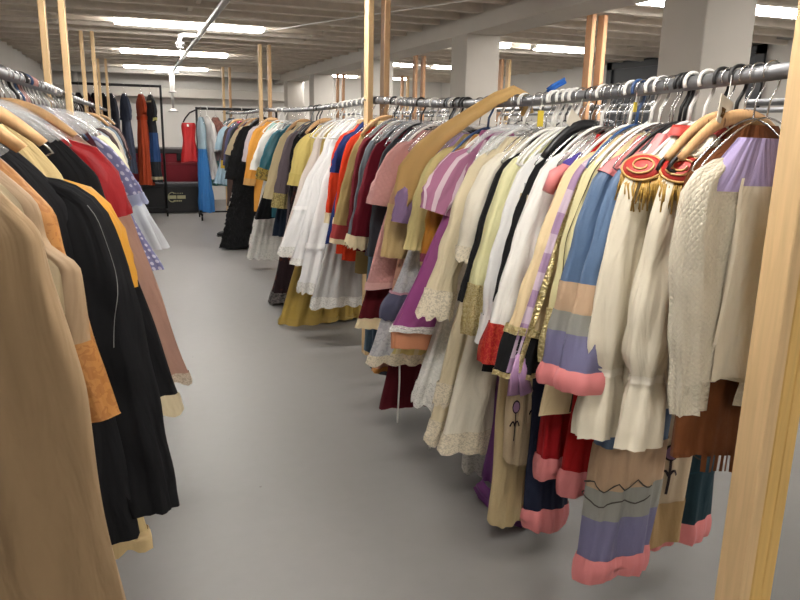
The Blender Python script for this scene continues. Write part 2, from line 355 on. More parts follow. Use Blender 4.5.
# ------------------------------------------------------------------ hangers (origin = centre of the pipe)
def hook_pts(r=.027, zn=-.11, n=14):
    P = [(r * math.cos(t), 0, r * math.sin(t)) for t in np.linspace(-.5, PI * 1.06, n)]
    return P + [(-r * .8, 0, -.03), (-.004, 0, -.065), (0, 0, zn)]
def arms(w=.175, zn=-.11, drop=.115, n=8, curve=.012):
    R_ = [(w * t, 0, zn - drop * t ** 1.25 + curve * math.sin(PI * t)) for t in np.linspace(0, 1, n)]
    return R_
HANG = {}
def hanger_meshes():
    def tubular(mat, rad):
        a = arms(); zb = -.25
        loop = [(-x, 0, z) for x, _, z in a[::-1]] + a[1:] + [(.185, 0, zb + .008), (.17, 0, zb), (-.17, 0, zb), (-.185, 0, zb + .008)]
        return [('hook', MB().tube(hook_pts(.029), rad * .9, 7).mesh('hook', True), mat), ('frame', MB().tube(loop, rad, 7, True).mesh('frame', True), mat)]
    HANG['white'] = tubular(M_WHITEP, .0062); HANG['black'] = tubular(M_BLACKP, .0062); HANG['blue'] = tubular(M_BLUEP, .0062)
    HANG['pink'] = tubular(M_PINKP, .0062); HANG['grey'] = tubular(M_GREYP, .0055)
    HANG['wire'] = tubular(M_CHROME, .0026)
    def broad(mat, hookmat, th=.009, ht=.017):
        a = arms(.18, -.105, .11, 10, .02); loop = [(-x, 0, z) for x, _, z in a[::-1]] + a[1:]
        rr = [ht * (.55 + .45 * math.sin(PI * i / (len(loop) - 1))) for i in range(len(loop))]
        return [('hook', MB().tube(hook_pts(.027, -.1), .0026, 7).mesh('hook', True), hookmat), ('arm', MB().tube(loop, rr, 8, ry=th * .9).mesh('arm', True), mat)]
    HANG['wood'] = broad(M_HWOOD, M_CHROME, .012, .02); HANG['clear'] = broad(M_CLEAR, M_CHROME, .008, .014)
    HANG['blackbroad'] = broad(M_BLACKP, M_BLACKP, .014, .022)
hanger_meshes()
HN = dict(white='white plastic', black='black plastic', blue='blue plastic', pink='pink plastic', grey='grey plastic', wire='thin steel wire', wood='pale wooden', clear='clear plastic', blackbroad='broad black')
ROWS = {'R': (RX, zR, PI), 'L': (LX, zL, 0.0), 'B': (3.64, lambda y: 1.79, PI)}
def hanger(kind, row, y, what, rot=0., group=None, off=0., loc=None):
    x, zf, rz = ROWS[row] if row in ROWS else row
    p = loc or (x, y, zf(y) + .0)
    o = empty('coat_hanger', p, rz + rot, what, 'hanger', group)
    if row == 'L' and y < 5: o.scale = (1.3, 1, 1)
    for nm, me, mt in HANG[kind]: obj(nm, me, mt, o)
    return o

# ------------------------------------------------------------------ garments
def smooth_interp(z, zs, vs, L):
    zz = np.linspace(0, 1, 161) * L; order = np.argsort(zs); d = np.interp(zz, np.array(zs)[order], np.array(vs)[order])
    k = max(2, int(.028 / L * 160)); pad = np.concatenate([np.full(k, 2 * d[0]) - d[k:0:-1], d, np.full(k, 2 * d[-1]) - d[-2:-k - 2:-1]])
    d = np.convolve(pad, np.hanning(2 * k + 3)[1:-1] / np.hanning(2 * k + 3)[1:-1].sum(), 'valid')
    return np.interp(z, zz, d)
def hang_label(hang, label):
    w = f'{HN[hang]} hanger of the {label}'.split()
    if len(w) > 16:
        w = w[:16]
        while w[-1] in ('a', 'an', 'the', 'and', 'with', 'beside', 'under', 'of', 'in', 'to', 'at', 'on', 'below', 'between', 'next', 'over', 'behind', 'by', 'its', 'into', 'gold', 'pine', 'black', 'pale', 'tan', 'lilac', 'pink', 'cream', 'red', 'floral', 'suede', 'puff', 'lace', 'golden'): w.pop()
    return ' '.join(w)
class Garment:
    """hangs from the pipe; local +x points to the aisle, z = 0 is the pipe, neck at -.112"""
    def __init__(s, name, cat, label, row, y, group=None, hang='white', rot=None, off=0., loc=None, hlabel=None, neckz=-.135, what=None, lower=0.):
        x, zf, rz = ROWS[row] if row in ROWS else row
        s.rot = rng.uniform(-.07, .07) if rot is None else rot
        s.row = row; s.y = y
        p = loc or (x, y, zf(y))
        s.root = empty(name, p, rz + s.rot, label, cat, group); s.nz = neckz - rng.uniform(0, .012) - (.035 if row == 'L' else 0) - lower; s.off = off; s.root.rotation_euler.y = rng.uniform(-.02, .02)
        s.cam = 1 if rz else -1             # sign of local y that faces the camera side
        if hang:
            if hang == 'clear' and row == 'R' and y < 2.7: hang = 'wire'
            hanger(hang, row, y, hlabel or hang_label(hang, what or label), s.rot, None, loc=loc)
    def shape(s, L, ws=.21, ww=None, wh=.24, t=.045, th=None, neck=.07, zw=None, lean=0., fold=.012, n=7, pts=None, ex=.75, fstart=.15, seed=None, drop=.13):
        s.L = L; th = th or t; ww = ww or (ws + wh) / 2 * .95; zw = zw or min(.4, .6 * L)
        s.drop = drop
        P = pts or [(0, neck, t * .5), (drop * .45, neck + (ws - neck) * .5, t * .75), (drop, ws * .98, t), (drop + .08, ws * 1.02, t * 1.05), (zw, ww, t * .95), ((zw + L) / 2, (ww + wh) / 2, (t + th) / 2), (L, wh, th)]
        s.P = [(p[0] * (1 if pts else 1), p[1], p[2]) for p in P]; s.lean = lean; s.fold = fold; s.nf = n; s.ex = ex; s.fs = fstart
        r = random.Random(seed if seed is not None else hash((round(s.y * 1000), round(L * 1000), n))); s.ph = [r.uniform(0, 6.28) for _ in range(8)]
        wm, tm = max(.03, (ws + wh) / 2), max(.02, (t + th) / 2)
        th_ = np.linspace(-PI, PI, 721); xx = wm * np.sign(np.cos(th_)) * np.abs(np.cos(th_)) ** ex; yy = tm * np.sign(np.sin(th_)) * np.abs(np.sin(th_)) ** .9
        d = np.concatenate([[0], np.cumsum(np.hypot(np.diff(xx), np.diff(yy)))]); s.per = d[-1]; s.tab = (d / d[-1] - .5, th_)
        if not hasattr(s, 'drop'): s.drop = drop
        return s
    def pts(s, a, z, out=0.):
        "a in -.5...5 round the body (0 = aisle edge), z = depth below the neck"
        a = np.asarray(a, float); z = np.asarray(z, float); zc = np.clip(z, 0, s.L)
        zs = [p[0] for p in s.P]; w = smooth_interp(zc, zs, [p[1] for p in s.P], s.L); t = smooth_interp(zc, zs, [p[2] for p in s.P], s.L)
        th = np.interp(a, *s.tab); c, q = np.cos(th), np.sin(th)
        x = w * np.sign(c) * np.abs(c) ** s.ex; yv = t * np.sign(q) * np.abs(q) ** .9
        nx, ny = c * t, q * w; nn = np.hypot(nx, ny) + 1e-9; nx, ny = nx / nn, ny / nn
        f = np.clip((zc - s.fs) / max(.05, s.L - s.fs), 0, 1) ** .75
        A = s.fold * f; p = s.ph; k = 2 * PI * a
        kk = k + .10 * np.sin(3 * z + p[1])
        d = A * (.5 * np.sin(s.nf * kk + p[0]) + .45 * (1 - 2 * np.abs(np.sin(s.nf * kk + p[6]))) + .3 * np.sin((2 * s.nf + 1) * k + p[2] + z * 1.5))
        d = d + .0035 * np.sin(13 * z + 4 * np.sin(2 * k + p[3]) + p[4]) * np.clip(zc / .2, 0, 1) + out
        g = np.clip(zc / s.L, 0, 1)
        X = x + nx * d + s.lean * g ** 1.2 + s.off + .01 * np.sin(2.2 * z + p[5]) * g
        Yv = yv + ny * d + .012 * np.sin(1.8 * z + p[6]) * g
        Z = s.nz - z + .012 * np.sin(2 * k + p[7]) * (g > .98)
        return np.stack([X, Yv, Z], -1)
    def patch(s, name, mat, z0, z1, a0=-.5, a1=.5, out=0., nu=None, nv=None, parent=None, scallop=0, sk=40, bulge=0., jit=0.):
        full = a1 - a0 > .999
        nu = nu or int(min(150, max(40, s.nf * 8)) * (a1 - a0) + 5); nv = nv or max(4, int((z1 - z0) * (60 if s.y < 3 else 32)) + 4)
        a = np.linspace(a0, a1, nu)[None, :].repeat(nv, 0); v = np.linspace(0, 1, nv)[:, None].repeat(nu, 1); z = z0 + (z1 - z0) * v
        o = out + bulge * np.sin(PI * v)
        if scallop: z = z + scallop * np.abs(np.sin(a * sk * PI)) * v
        if jit: 
            rs = np.random.RandomState(int(abs(s.y) * 1000) % 9999); o = o + rs.uniform(-jit, jit, z.shape); 
            if full: o[:, -1] = o[:, 0]
        P = s.pts(a, z, o)
        if full: P[:, -1] = P[:, 0]
        uv = np.stack([a * s.per, z], -1)
        return obj(name, mesh_np(name, P, grid_faces(nv, nu), uv), mat, parent or s.root)
    def body(s, mat, name='body', z1=None, **k): return s.patch(name, mat, 0, z1 or s.L, **k)
    def sleeve(s, mat, ln=.55, rad=(.07, .07, .065, .055, .045), out=.08, x0=.2, z0=.1, flat=.5, fold=.011, n=6, both=True, bands=(), name='sleeve', side=None, fwd=0., jit=0.):
        for sd in ((-1, 1) if both else (1,)):
            r = random.Random(int(s.y * 777) + sd); ph = [r.uniform(0, 6.28) for _ in range(5)]
            zd = s.drop - .035
            K = np.array([(x0 - .085, zd - .03), (x0 - .012, zd + .022), (x0 + .012 + out * .22, zd + .05 + ln * .2), (x0 + .015 + out * .55, zd + .05 + ln * .5), (x0 + .015 + out * .85, zd + .05 + ln * .8), (x0 + .015 + out, zd + .05 + ln)])
            if sd < 0: K = K * np.array([.92, 1])
            kt = np.array([0, .09, .27, .53, .82, 1]); td = np.linspace(-.1, 1.1, 121)
            def ext(c): 
                f_ = np.interp(td, kt, c); f_[td < 0] = c[0] + (c[1] - c[0]) / .09 * td[td < 0]; f_[td > 1] = c[-1] + (c[-1] - c[-2]) / .18 * (td[td > 1] - 1)
                h_ = np.hanning(15)[1:-1]; return np.convolve(np.pad(f_, 6, 'edge'), h_ / h_.sum(), 'valid')
            px_, pz_ = ext(K[:, 0]), ext(K[:, 1])
            def spts(a, v, o=0.):
                a = np.asarray(a, float); v = np.asarray(v, float)
                cx = np.interp(v, td, px_); cz = np.interp(v, td, pz_)
                e = .03; tx = np.interp(v + e, td, px_) - np.interp(v - e, td, px_); tz = np.interp(v + e, td, pz_) - np.interp(v - e, td, pz_)
                tt = np.hypot(tx, tz) + 1e-9; tx, tz = tx / tt, tz / tt
                rr = np.interp(v, np.linspace(0, 1, len(rad)), rad) * (.35 + .65 * np.clip(v / .13, 0, 1) ** .7)
                k = 2 * PI * a; amp = fold * (.3 + .7 * v)
                kv = k + .5 * np.sin(2.2 * v + ph[1])
                dd = amp * (.8 - 1.6 * np.abs(np.sin(n * .5 * kv + ph[0]))) + amp * .45 * np.sin((2 * n + 1) * kv + ph[2] + 2 * v)
                dd = dd + .0028 * np.sin(24 * v + 3 * np.sin(k + ph[2]) + ph[3]) * np.clip(v * 3, .2, 1) + o
                R1 = (rr + dd) * np.cos(k); R2_ = (rr * flat + dd) * np.sin(k)
                X = cx + tz * R1; Z = cz - tx * R1
                return np.stack([(X) * sd + s.off + s.lean * np.clip(Z / s.L, 0, 1) ** 1.2 * (1 if sd > 0 else .5), R2_ + fwd * v * s.cam + .012 * np.sin(3 * v + ph[1]) * v, s.nz - Z], -1)
            def mk(nm, mt, v0, v1, o, parent, nv=None, bul=0., scal=0.):
                nu = 33 if sd > 0 else 17; nv_ = nv or max(4, int((v1 - v0) * ln * 36) + 3)
                a = np.linspace(-.5, .5, nu)[None, :].repeat(nv_, 0); v = np.linspace(v0, v1, nv_)[:, None].repeat(nu, 1); vv = np.linspace(0, 1, nv_)[:, None].repeat(nu, 1)
                oo = o + bul * np.sin(PI * vv)
                if jit: oo = oo + np.random.RandomState(3).uniform(-jit, jit, vv.shape); oo[:, -1] = oo[:, 0]
                if scal: v = v + scal * np.abs(np.sin(a * 9 * PI)) * vv
                P = spts(a, v, oo); P[:, -1] = P[:, 0]
                uv = np.stack([a * 2 * PI * .06, v * ln], -1)
                return obj(nm, mesh_np(nm, P, grid_faces(nv_, nu, sd > 0), uv), mt, parent)
            sl = mk(name, mat, 0, 1, 0, s.root)
            for b in bands:
                mk(b[0], b[1], b[2], b[3], b[4] if len(b) > 4 else .003, sl, bul=b[5] if len(b) > 5 else 0., scal=b[6] if len(b) > 6 else 0.)
            if sd > 0: s.sl = spts; s.slo = sl
        return s
    def sribbon(s, name, mat, pts, w=.03, out=.004):
        P = np.array(pts, float); nc = 7; q = np.linspace(-w / .7, w / .7, nc)
        A = P[:, 0:1] + q[None, :]; Vv = P[:, 1:2].repeat(nc, 1)
        Q = s.sl(A, Vv, out)
        return obj(name, mesh_np(name, Q, grid_faces(len(P), nc), np.stack([A * .4, Vv * .7], -1)), mat, s.slo)
    def collar(s, mat, h=.03, w=None, name='collar'):
        w = w or s.P[0][1]; t = s.P[0][2] + .012; n = 20
        a = np.linspace(0, 2 * PI, n); V = []
        for dz, k in ((-.012, 1.12), (h * .5, 1.0), (h, 1.06), (h * .7, 1.16), (0, 1.3)):
            V += [(w * k * math.cos(q) + s.off, t * k * math.sin(q), s.nz + dz - .01) for q in a]
        return obj(name, mesh_np(name, V, grid_faces(5, n)), mat, s.root)
    def hem(s, mat, h=.05, out=.004, name='hem_trim', scallop=0., sk=40, bulge=0., ext=.0): return s.patch(name, mat, s.L - h, s.L + ext, out=out, scallop=scallop, sk=sk, bulge=bulge, nv=8)
    def decal(s, name, mat, a0, z0, poly, out=.004, parent=None):
        "flat applique: polygon in metres round (a0, z0) laid on the cloth"
        P = np.array([(0, 0)] + list(poly), float); a = a0 + P[:, 0] / s.per; z = z0 + P[:, 1]
        V = s.pts(a, z, out); n = len(poly)
        me = bpy.data.meshes.new(name); me.from_pydata([tuple(v) for v in V], [], [(0, 1 + i, 1 + (i + 1) % n) for i in range(n)]); me.update()
        return obj(name, me, mat, parent or s.root)
    def ribbon(s, name, mat, pts, w=.012, out=.005, parent=None):
        "thin braid laid on the cloth along (a, z) points"
        P = np.array(pts, float); V = []
        for i in range(len(P)):
            d = P[min(i + 1, len(P) - 1)] - P[max(i - 1, 0)]; d = d * np.array([s.per, 1]); d /= np.linalg.norm(d) + 1e-9
            nrm = np.array([-d[1] / s.per, d[0]]) * w / 2
            V += [P[i] + nrm, P[i] - nrm]
        V = np.array(V); Q = s.pts(V[:, 0], V[:, 1], out)
        n = len(P); F = [(2 * i, 2 * i + 1, 2 * i + 3, 2 * i + 2) for i in range(n - 1)]
        return obj(name, mesh_np(name, Q, F), mat, parent or s.root)
def circle(r, n=14, ry=None): return [(r * math.cos(2 * PI * i / n), (ry or r) * math.sin(2 * PI * i / n)) for i in range(n)]


# ------------------------------------------------------------------ cloths
IV = fab('e3dac4'); IVS = fab('e6ddc8', 'satin'); WH = fab('e4e2dc'); CR = fab('dfcfa9'); LACE = fab('ded3bb', 'lace'); WLACE = fab('dedcd6', 'lace')
BK = fab('121214'); GOLD = fab('b08a3c', 'satin'); GSEQ = fab('b8a262', 'seq', 'e8dcae'); RED = fab('ad1719'); PINK = fab('d47f80', 'satin', rough=.45); LAV = fab('a99bc4')
BLUE = fab('566f90', 'satin', rough=.5); TAN = fab('b89c80'); GREYB = fab('8f8f88'); LILG = fab('6f6d8e', 'satin', rough=.5); NAVY = fab('1f2438'); TEAL = fab('1f6a7c', 'satin')
BROWN = fab('6d3f20', 'suede'); BURG = fab('6d1626', 'velvet'); GREY = fab('6b7278'); OLIVE = fab('a08a5a'); ORED = fab('cf3a16'); MUST = fab('a8701f', 'satin')

def flower(G, a, z, k=1.0):
    G.decal('flower_outline', fab('2b2226'), a, z, circle(.027 * k), .006); f = G.decal('flower', fab('8a6a86'), a, z, circle(.021 * k), .008)
    st = G.ribbon('stem', fab('2b2226'), [(a + .004 * math.sin(t * 3), z + .024 * k + t * .11 * k) for t in np.linspace(0, 1, 7)], .008 * k, .007)
    for s_ in (-1, 1): G.ribbon('leaf_line', fab('2b2226'), [(a + s_ * (.0 + t * .045) * k, z + .075 * k - .018 * k * math.sin(t * PI)) for t in np.linspace(0, 1, 6)], .008 * k, .007)
def jacket(label, row, y, m, L=.68, sl=.52, ws=.2, wh=.23, t=.034, out=.1, rad=(.06, .066, .062, .055, .05), cuff=None, collar=None, hang='white', hem=None, fold=.008, n=5, name='jacket', cat='jacket', sm=None, lean=.03, bands=(), **k):
    kw = {q: k.pop(q) for q in ('group', 'rot', 'off', 'what', 'loc', 'lower') if q in k}
    ws = ws * .85; wh = wh * .9
    G = Garment(name, cat, label, row, y, hang=hang, **kw).shape(L, ws=ws, wh=wh, t=t, fold=fold, n=n, lean=lean, **k)
    G.body(m); bs = list(bands)
    if cuff: bs.append(('cuff', cuff[0], 1 - cuff[1], 1.0, cuff[2] if len(cuff) > 2 else .006, 0, cuff[3] if len(cuff) > 3 else 0))
    G.sleeve(sm or m, sl, rad, out, x0=ws, bands=bs)
    if collar: G.collar(m if collar is True else collar)
    if hem: G.hem(hem[0], hem[1], .005, scallop=hem[2] if len(hem) > 2 else 0)
    return G
def gown(label, row, y, m, L=1.25, ws=.19, ww=.15, wh=.34, t=.032, th=.06, sl=None, rad=(.06, .075, .06, .05), out=.06, hang='white', fold=.03, n=9, lean=.1, hem=None, sm=None, cuff=None, collar=None, name='dress', cat='dress', bands=(), fstart=.36, **k):
    kw = {q: k.pop(q) for q in ('group', 'rot', 'off', 'what', 'loc', 'lower') if q in k}
    ws = ws * .87
    G = Garment(name, cat, label, row, y, hang=hang, **kw).shape(L, ws=ws, ww=ww, wh=wh, t=t, th=th, fold=fold, n=n, lean=lean, fstart=fstart, **k)
    bd = G.body(m)
    if sl: G.sleeve(sm or m, sl, rad, out, x0=ws, bands=[('cuff', cuff[0], 1 - cuff[1], 1.0, .006, 0, cuff[2] if len(cuff) > 2 else 0)] if cuff else ())
    for b in bands: G.patch(b[0], b[1], b[2], b[3], out=b[4] if len(b) > 4 else .004, scallop=b[5] if len(b) > 5 else 0, bulge=b[6] if len(b) > 6 else 0)
    if hem: G.hem(hem[0], hem[1], .006, 'hem_trim', scallop=hem[2] if len(hem) > 2 else 0, sk=60, ext=hem[3] if len(hem) > 3 else 0)
    if collar: G.collar(collar)
    return G
def trousers(label, row, y, m, L=1.05, w=.17, hang='clear', lean=.05, hem=None, off=0., name='trousers', flowers=False, **k):
    G = Garment(name, 'trousers', label, row, y, hang=hang, off=off, neckz=-.34); L = L - .19; w = min(w, .14)
    for q in (-.1, .1): MB().box((off + q - .012, -.012, -.36), (off + q + .012, .012, -.31)).build('hanger_clip', M_CHROME, G.root)
    MB().tube([(0, 0, -.11), (off * .5, 0, -.25), (off, 0, -.32), (off + .1, 0, -.325)], .003, 5).tube([(off, 0, -.32), (off - .1, 0, -.325)], .003, 5).build('clip_bar', M_CHROME, G.root)
    G.shape(.32, ws=w, wh=w * 1.04, t=.03, pts=[(0, w * .96, .02), (.05, w, .028), (.32, w * 1.05, .035)], fold=.006, n=5, lean=0); G.body(m, 'seat')
    for q, (lo, yo) in enumerate(((.07, .0), (-.07, .0))):
        G.off = off + lo; z0 = -.34 - .28; G.nz = z0
        G.shape(L - .28, ws=.08, pts=[(0, .085, .034), (.3, .08, .035), (L - .28, .075, .034)], fold=.006, n=4, lean=lean, fstart=0, seed=q); G.body(m, 'leg')
        if hem: G.hem(hem, .04)
        if flowers: flower(G, .1, .5); flower(G, .3, .46)
    G.nz = -.34; G.off = off
    return G
# ================================================================== the row with the white petticoats (aisle side first is near)
# quilted cream jacket with lavender yoke
G = jacket('cream quilted jacket with a lavender yoke beside the thick pine post', 'R', 1.475, fab('e4dbc6', 'quilt', None, 1.45), L=.66, sl=.6, ws=.2, wh=.2, t=.034, out=-.07, rad=(.062, .07, .066, .058, .05), hang='clear', rot=-.06, lean=.0, collar=False, lower=.025)
G.patch('yoke', LAV, .0, .135, out=.004); G.patch('front_facing', IVS, .12, .64, .14, .3, .006); G.ribbon('piping', fab('efe6d2', 'satin'), [(.13 + .02 * math.sin(t * 3), .1 + t * .44) for t in np.linspace(0, 1, 14)], .01, .01)
# suede
G = jacket('brown suede jacket squeezed behind the cream quilted jacket', 'R', 1.555, BROWN, L=.95, sl=.5, ws=.19, wh=.18, t=.03, out=-.03, rad=(.055, .055, .05, .045), hang='wood', off=-.05, lean=-.04, fold=.014, n=6, lower=-.02, drop=.13)
for k in range(9): G.ribbon('fringe_strip', BROWN, [(.12 + .03 * k, .93), (.12 + .03 * k, 1.0)], .012, .004)
# epaulette coats
def epaulette_coat(label, y, off, rot, hang):
    G = jacket(label, 'R', y, IVS, L=.8, sl=.76, ws=.2, wh=.2, t=.036, out=.025, bands=[('gathered_band', fab('efe8d8', 'satin'), .735, .765, .005)], rad=(.045, .054, .06, .064, .068, .073, .08, .084, .082, .05, .07, .078, .082), hang=hang, rot=rot, off=off, lean=.0, collar=fab('b0352a', 'brocade', 'c9a05a'), fold=.01, n=7, name='band_coat', cat='coat')
    # wide cuff below the gather
    G.slo['label'] = 'puffed cream sleeve gathered into a wide cuff'
    C = Vector((.17 + off, .012, -.135 - .112)); N = Vector((.62, .5, .6)).normalized(); Dn = (Vector((0, 0, -1)) + N * N.z).normalized(); Sd = N.cross(Dn)
    def P3(u, v, h=0.): return tuple(C + Sd * u + Dn * v + N * h)
    n = 22; prof = [(0, .02), (.7, .019), (.93, .014), (1.0, .006), (.96, 0), (0, 0)]; ea, eb = .056, .042
    V = [P3(ea * r * math.cos(2 * PI * j / n), eb * r * math.sin(2 * PI * j / n), h) for r, h in prof for j in range(n)]
    e = MB().add(V, [(i * n + j, i * n + (j + 1) % n, (i + 1) * n + (j + 1) % n, (i + 1) * n + j) for i in range(5) for j in range(n)]).build('epaulette', fab('b02a20', 'satin', rough=.5), G.root, True); e['label'] = 'red epaulette with gold fringe'
    MB().tube([P3(ea * (.25 + .5 * t) * math.cos(t * 9), eb * (.25 + .5 * t) * math.sin(t * 9), .022) for t in np.linspace(0, 1, 30)], .0028, 5).build('gold_scroll', fab('d0a566', 'satin'), e, True)
    MB().tube([P3(ea * math.cos(t), eb * math.sin(t), .008) for t in np.linspace(0, 2 * PI, 25)[:-1]], .004, 6, True).build('gold_rim', fab('c39a55', 'satin'), e, True)
    fr = MB()
    for j in range(60):
        t = rng.uniform(-.25, PI + .25); u, v = ea * math.cos(t) * rng.uniform(.8, 1), eb * math.sin(t) * rng.uniform(.8, 1); q = Vector(P3(u, v, .0)); ln = rng.uniform(.05, .09)
        fr.tube([tuple(q), tuple(q + Vector((.012, .008, -.02))), tuple(q + Vector((.012 + rng.uniform(-.012, .012), .01 + rng.uniform(-.01, .01), -ln)))], .0026, 5)
    fr.build('fringe', fab('b08c44', 'satin'), e, True)['kind'] = 'stuff'
    return G
epaulette_coat('cream band coat with a red epaulette over the brown suede collar', 1.62, -.035, .02, 'wood')
epaulette_coat('cream band coat with a red epaulette next to the blue storybook tunic', 1.70, .02, -.03, 'white')
# storybook tunics
def storybook(label, y, off, L, wh, hang, rot, sl=.6, lean=.06, sleeve=True):
    G = Garment('storybook_tunic', 'tunic', label, 'R', y, hang=hang, rot=rot, off=off).shape(L, ws=.165, ww=.15, wh=wh, t=.034, th=.045, fold=.016, n=5, lean=lean)
    G.body(BLUE); G.patch('shoulder_panel', PINK, .0, .1, out=.004)
    k = L / 1.38
    for nm, m, a, b, o in (('tan_band', TAN, .93, 1.09, .003), ('grey_band', GREYB, 1.07, 1.17, .005), ('lilac_band', LILG, 1.15, 1.36, .004)): G.patch(nm, m, a * k, b * k, out=o)
    G.ribbon('band_line', fab('4a4640'), [(a, 1.11 * k + .012 * math.sin(a * 30)) for a in np.linspace(-.1, .35, 22)], .005, .009)
    G.ribbon('band_line', fab('4a4640'), [(a, 1.07 * k + .03 * abs(math.sin(a * 24)) - .03) for a in np.linspace(-.1, .35, 26)], .005, .009)
    G.patch('padded_hem', PINK, L - .075, L + .01, out=.006, bulge=.007, nv=9)
    if sleeve:
        G.sleeve(BLUE, sl, (.055, .06, .07, .08, .09, .1), .03, x0=.165, fold=.01, n=4, bands=[('tan_band', TAN, .52, .72, .003), ('grey_band', GREYB, .66, .76, .005), ('lilac_band', LILG, .75, .97, .004), ('padded_hem', PINK, .92, 1.02, .006, .008), ('pink_cap', PINK, 0.02, .1, .004)])
    return G
storybook('blue storybook tunic with tan and lilac bands hanging lowest by the pine post', 1.76, .03, 1.42, .13, 'white', .05)
G = Garment('storybook_tunic', 'tunic', 'tan tunic with mauve flower shapes beside the lilac banded hem', 'R', 1.80, hang='black', off=-.06).shape(1.38, ws=.16, wh=.13, t=.026, th=.03, fold=.006, n=4, lean=0)
G.body(fab('c4b196')); G.patch('hem_panel', fab('a98c62'), 1.22, 1.39, out=.004)
for a in (.1, .2, .3): flower(G, a, 1.03, 1.15)
G = storybook('dark teal tunic with a pink padded hem nearest the pine post base', 1.845, -.22, 1.42, .17, 'clear', 0, sleeve=False)
G.root.children[0].data.materials[0] = fab('22404c'); G.patch('dark_skirt', fab('20363f'), .5, 1.36, out=.007)
storybook('blue storybook tunic with a pink shoulder under the pale gold braided jacket', 1.885, .0, .88, .14, 'wire', -.06, sl=.62)
# pale braided jacket
G = jacket('pale yellow jacket with dark braid and gold edging', 'R', 1.94, fab('d8cf9f', 'satin', rough=.55), L=.8, sl=.6, ws=.19, out=.05, rad=(.05, .056, .056, .052, .05), hang='clear', fold=.012, n=6, cuff=(GSEQ, .28))
for k in range(5):
    a0 = .03 + .035 * k; G.ribbon('dark_braid', fab('3a3224'), [(a0 + .02 * math.sin(t * 5), .1 + .09 * t + .03 * k) for t in np.linspace(0, 1, 9)], .006, .006)
for k in range(3): G.sribbon('dark_braid', fab('4a4028'), [(.1 + .09 * k + .03 * math.sin(v * 12 + k), v) for v in np.linspace(.05, .6, 30)], .0035, .005)
# red tunics
def red_tunic(label, y, off, L, wh, hang='clear', m=RED):
    L -= .16
    G = Garment('padded_tunic', 'tunic', label, 'R', y, hang=hang, off=off, lower=.16).shape(L, ws=.12, wh=wh, t=.03, th=.036, fold=.01, n=4, lean=.03)
    G.body(m); G.patch('padded_hem', PINK, L - .08, L + .01, out=.006, bulge=.007, nv=9); return G
red_tunic('bright red tunic with a pink padded hem beside the cream cuffs', 1.975, .03, 1.22, .125)
# robe
G = jacket('cream robe with a lavender chequered band and gold edging', 'R', 2.035, fab('dfc9a0'), L=.95, sl=.66, ws=.205, out=.12, rad=(.055, .062, .066, .07, .075), hang='white', fold=.01, n=5, lean=.06, bands=[('black_cuff', BK, .78, 1.0, .006), ('gold_edging', GSEQ, .76, .8, .01), ('gold_rim', GSEQ, .975, 1.0, .01)], name='robe', cat='robe')
G.patch('gold_edge', GSEQ, .05, .94, .118, .14, .009); G.ribbon('dark_edge', fab('3a332b'), [(.119, z) for z in np.linspace(.05, .94, 20)], .006, .012)
G.sribbon('lavender_band', fab('a286a6', 'check', 'c6b3c4', 1.3), [(.17, v) for v in np.linspace(.04, .97, 60)], .022, .008)
G.sribbon('gold_band', GSEQ, [(.225, v) for v in np.linspace(.04, .97, 60)], .014, .01)
tie = MB()
for dx in (0, .03): tie.tube([(.33 + dx, .02, -.86), (.35 + dx, .03, -.93), (.33 + dx * 1.6, .03, -1.0)], [.012, .02, .026], 6, ry=.004)
tie.build('ribbon_tie', fab('a884ab', 'satin'), G.root, True)
red_tunic('dark red tunic with a pink hem showing under the black and gold cuff', 2.07, .14, 1.2, .075, m=fab('9a1219'))
G = jacket('red costume with pink, purple and orange padded shoulder flaps', 'R', 2.11, RED, L=.7, sl=.42, ws=.16, out=.06, rad=(.035, .04, .038, .036), hang='clear', lean=.03)
for nm, m, xx, zz in (('pink_flap', PINK, .225, -.27), ('orange_flap', fab('c2552a'), .19, -.26), ('purple_flap', fab('4b3f8a'), .175, -.24)):
    MB().tube([(xx - .05, 0, zz + .03), (xx, .0, zz), (xx + .025, .0, zz - .055)], [.018, .026, .02], 10, ry=.02).build(nm, m, G.root, True)
red_tunic('navy and grey tunic with a pink hem hanging low behind the red tunics', 2.15, .1, 1.45, .09, m=NAVY)
G.root
# blouse with red cuff
jacket('white blouse with a red embroidered cuff', 'R', 2.19, WH, L=.75, sl=.66, ws=.205, out=.12, rad=(.055, .062, .066, .064, .062), cuff=(fab('a3181b', 'brocade', 'b5402a', 1.6), .2), hang='white', lean=.04, fold=.012, name='blouse', cat='blouse')
trousers('tan leggings with a mauve flower beside the cream trousers', 'R', 2.225, fab('b3a083'), L=1.2, hang='clear', off=.12, flowers=True)
jacket('black dress on a broad black hanger between two white blouses', 'R', 2.262, BK, L=1.0, sl=.45, ws=.2, out=.1, rad=(.05, .052, .05, .045), hang='blackbroad', name='dress', cat='dress', collar=False, neck=.12)
trousers('cream trousers hanging straight down beside the purple skirt', 'R', 2.32, fab('b9a67f'), L=1.5, hang='wire', off=.1)
jacket('white shirt with a gathered satin cuff', 'R', 2.365, fab('e0dfdc'), L=.78, sl=.62, ws=.2, out=.1, rad=(.06, .07, .075, .082, .085, .06, .062), hang='white', cuff=(fab('e2e1de', 'satin'), .16), name='shirt', cat='shirt')
jacket('pale lime blouse with a ruched gold cuff', 'R', 2.45, fab('d3d0a0', 'satin', rough=.55), L=.72, sl=.62, ws=.2, out=.1, rad=(.058, .066, .068, .072, .07, .055), cuff=(GSEQ, .3, .004), hang='clear', name='blouse', cat='blouse')
jacket('black jacket on a white hanger beside the ivory gown', 'R', 2.515, BK, L=.95, sl=.5, ws=.205, out=.1, rad=(.05, .055, .052, .046), hang='white')
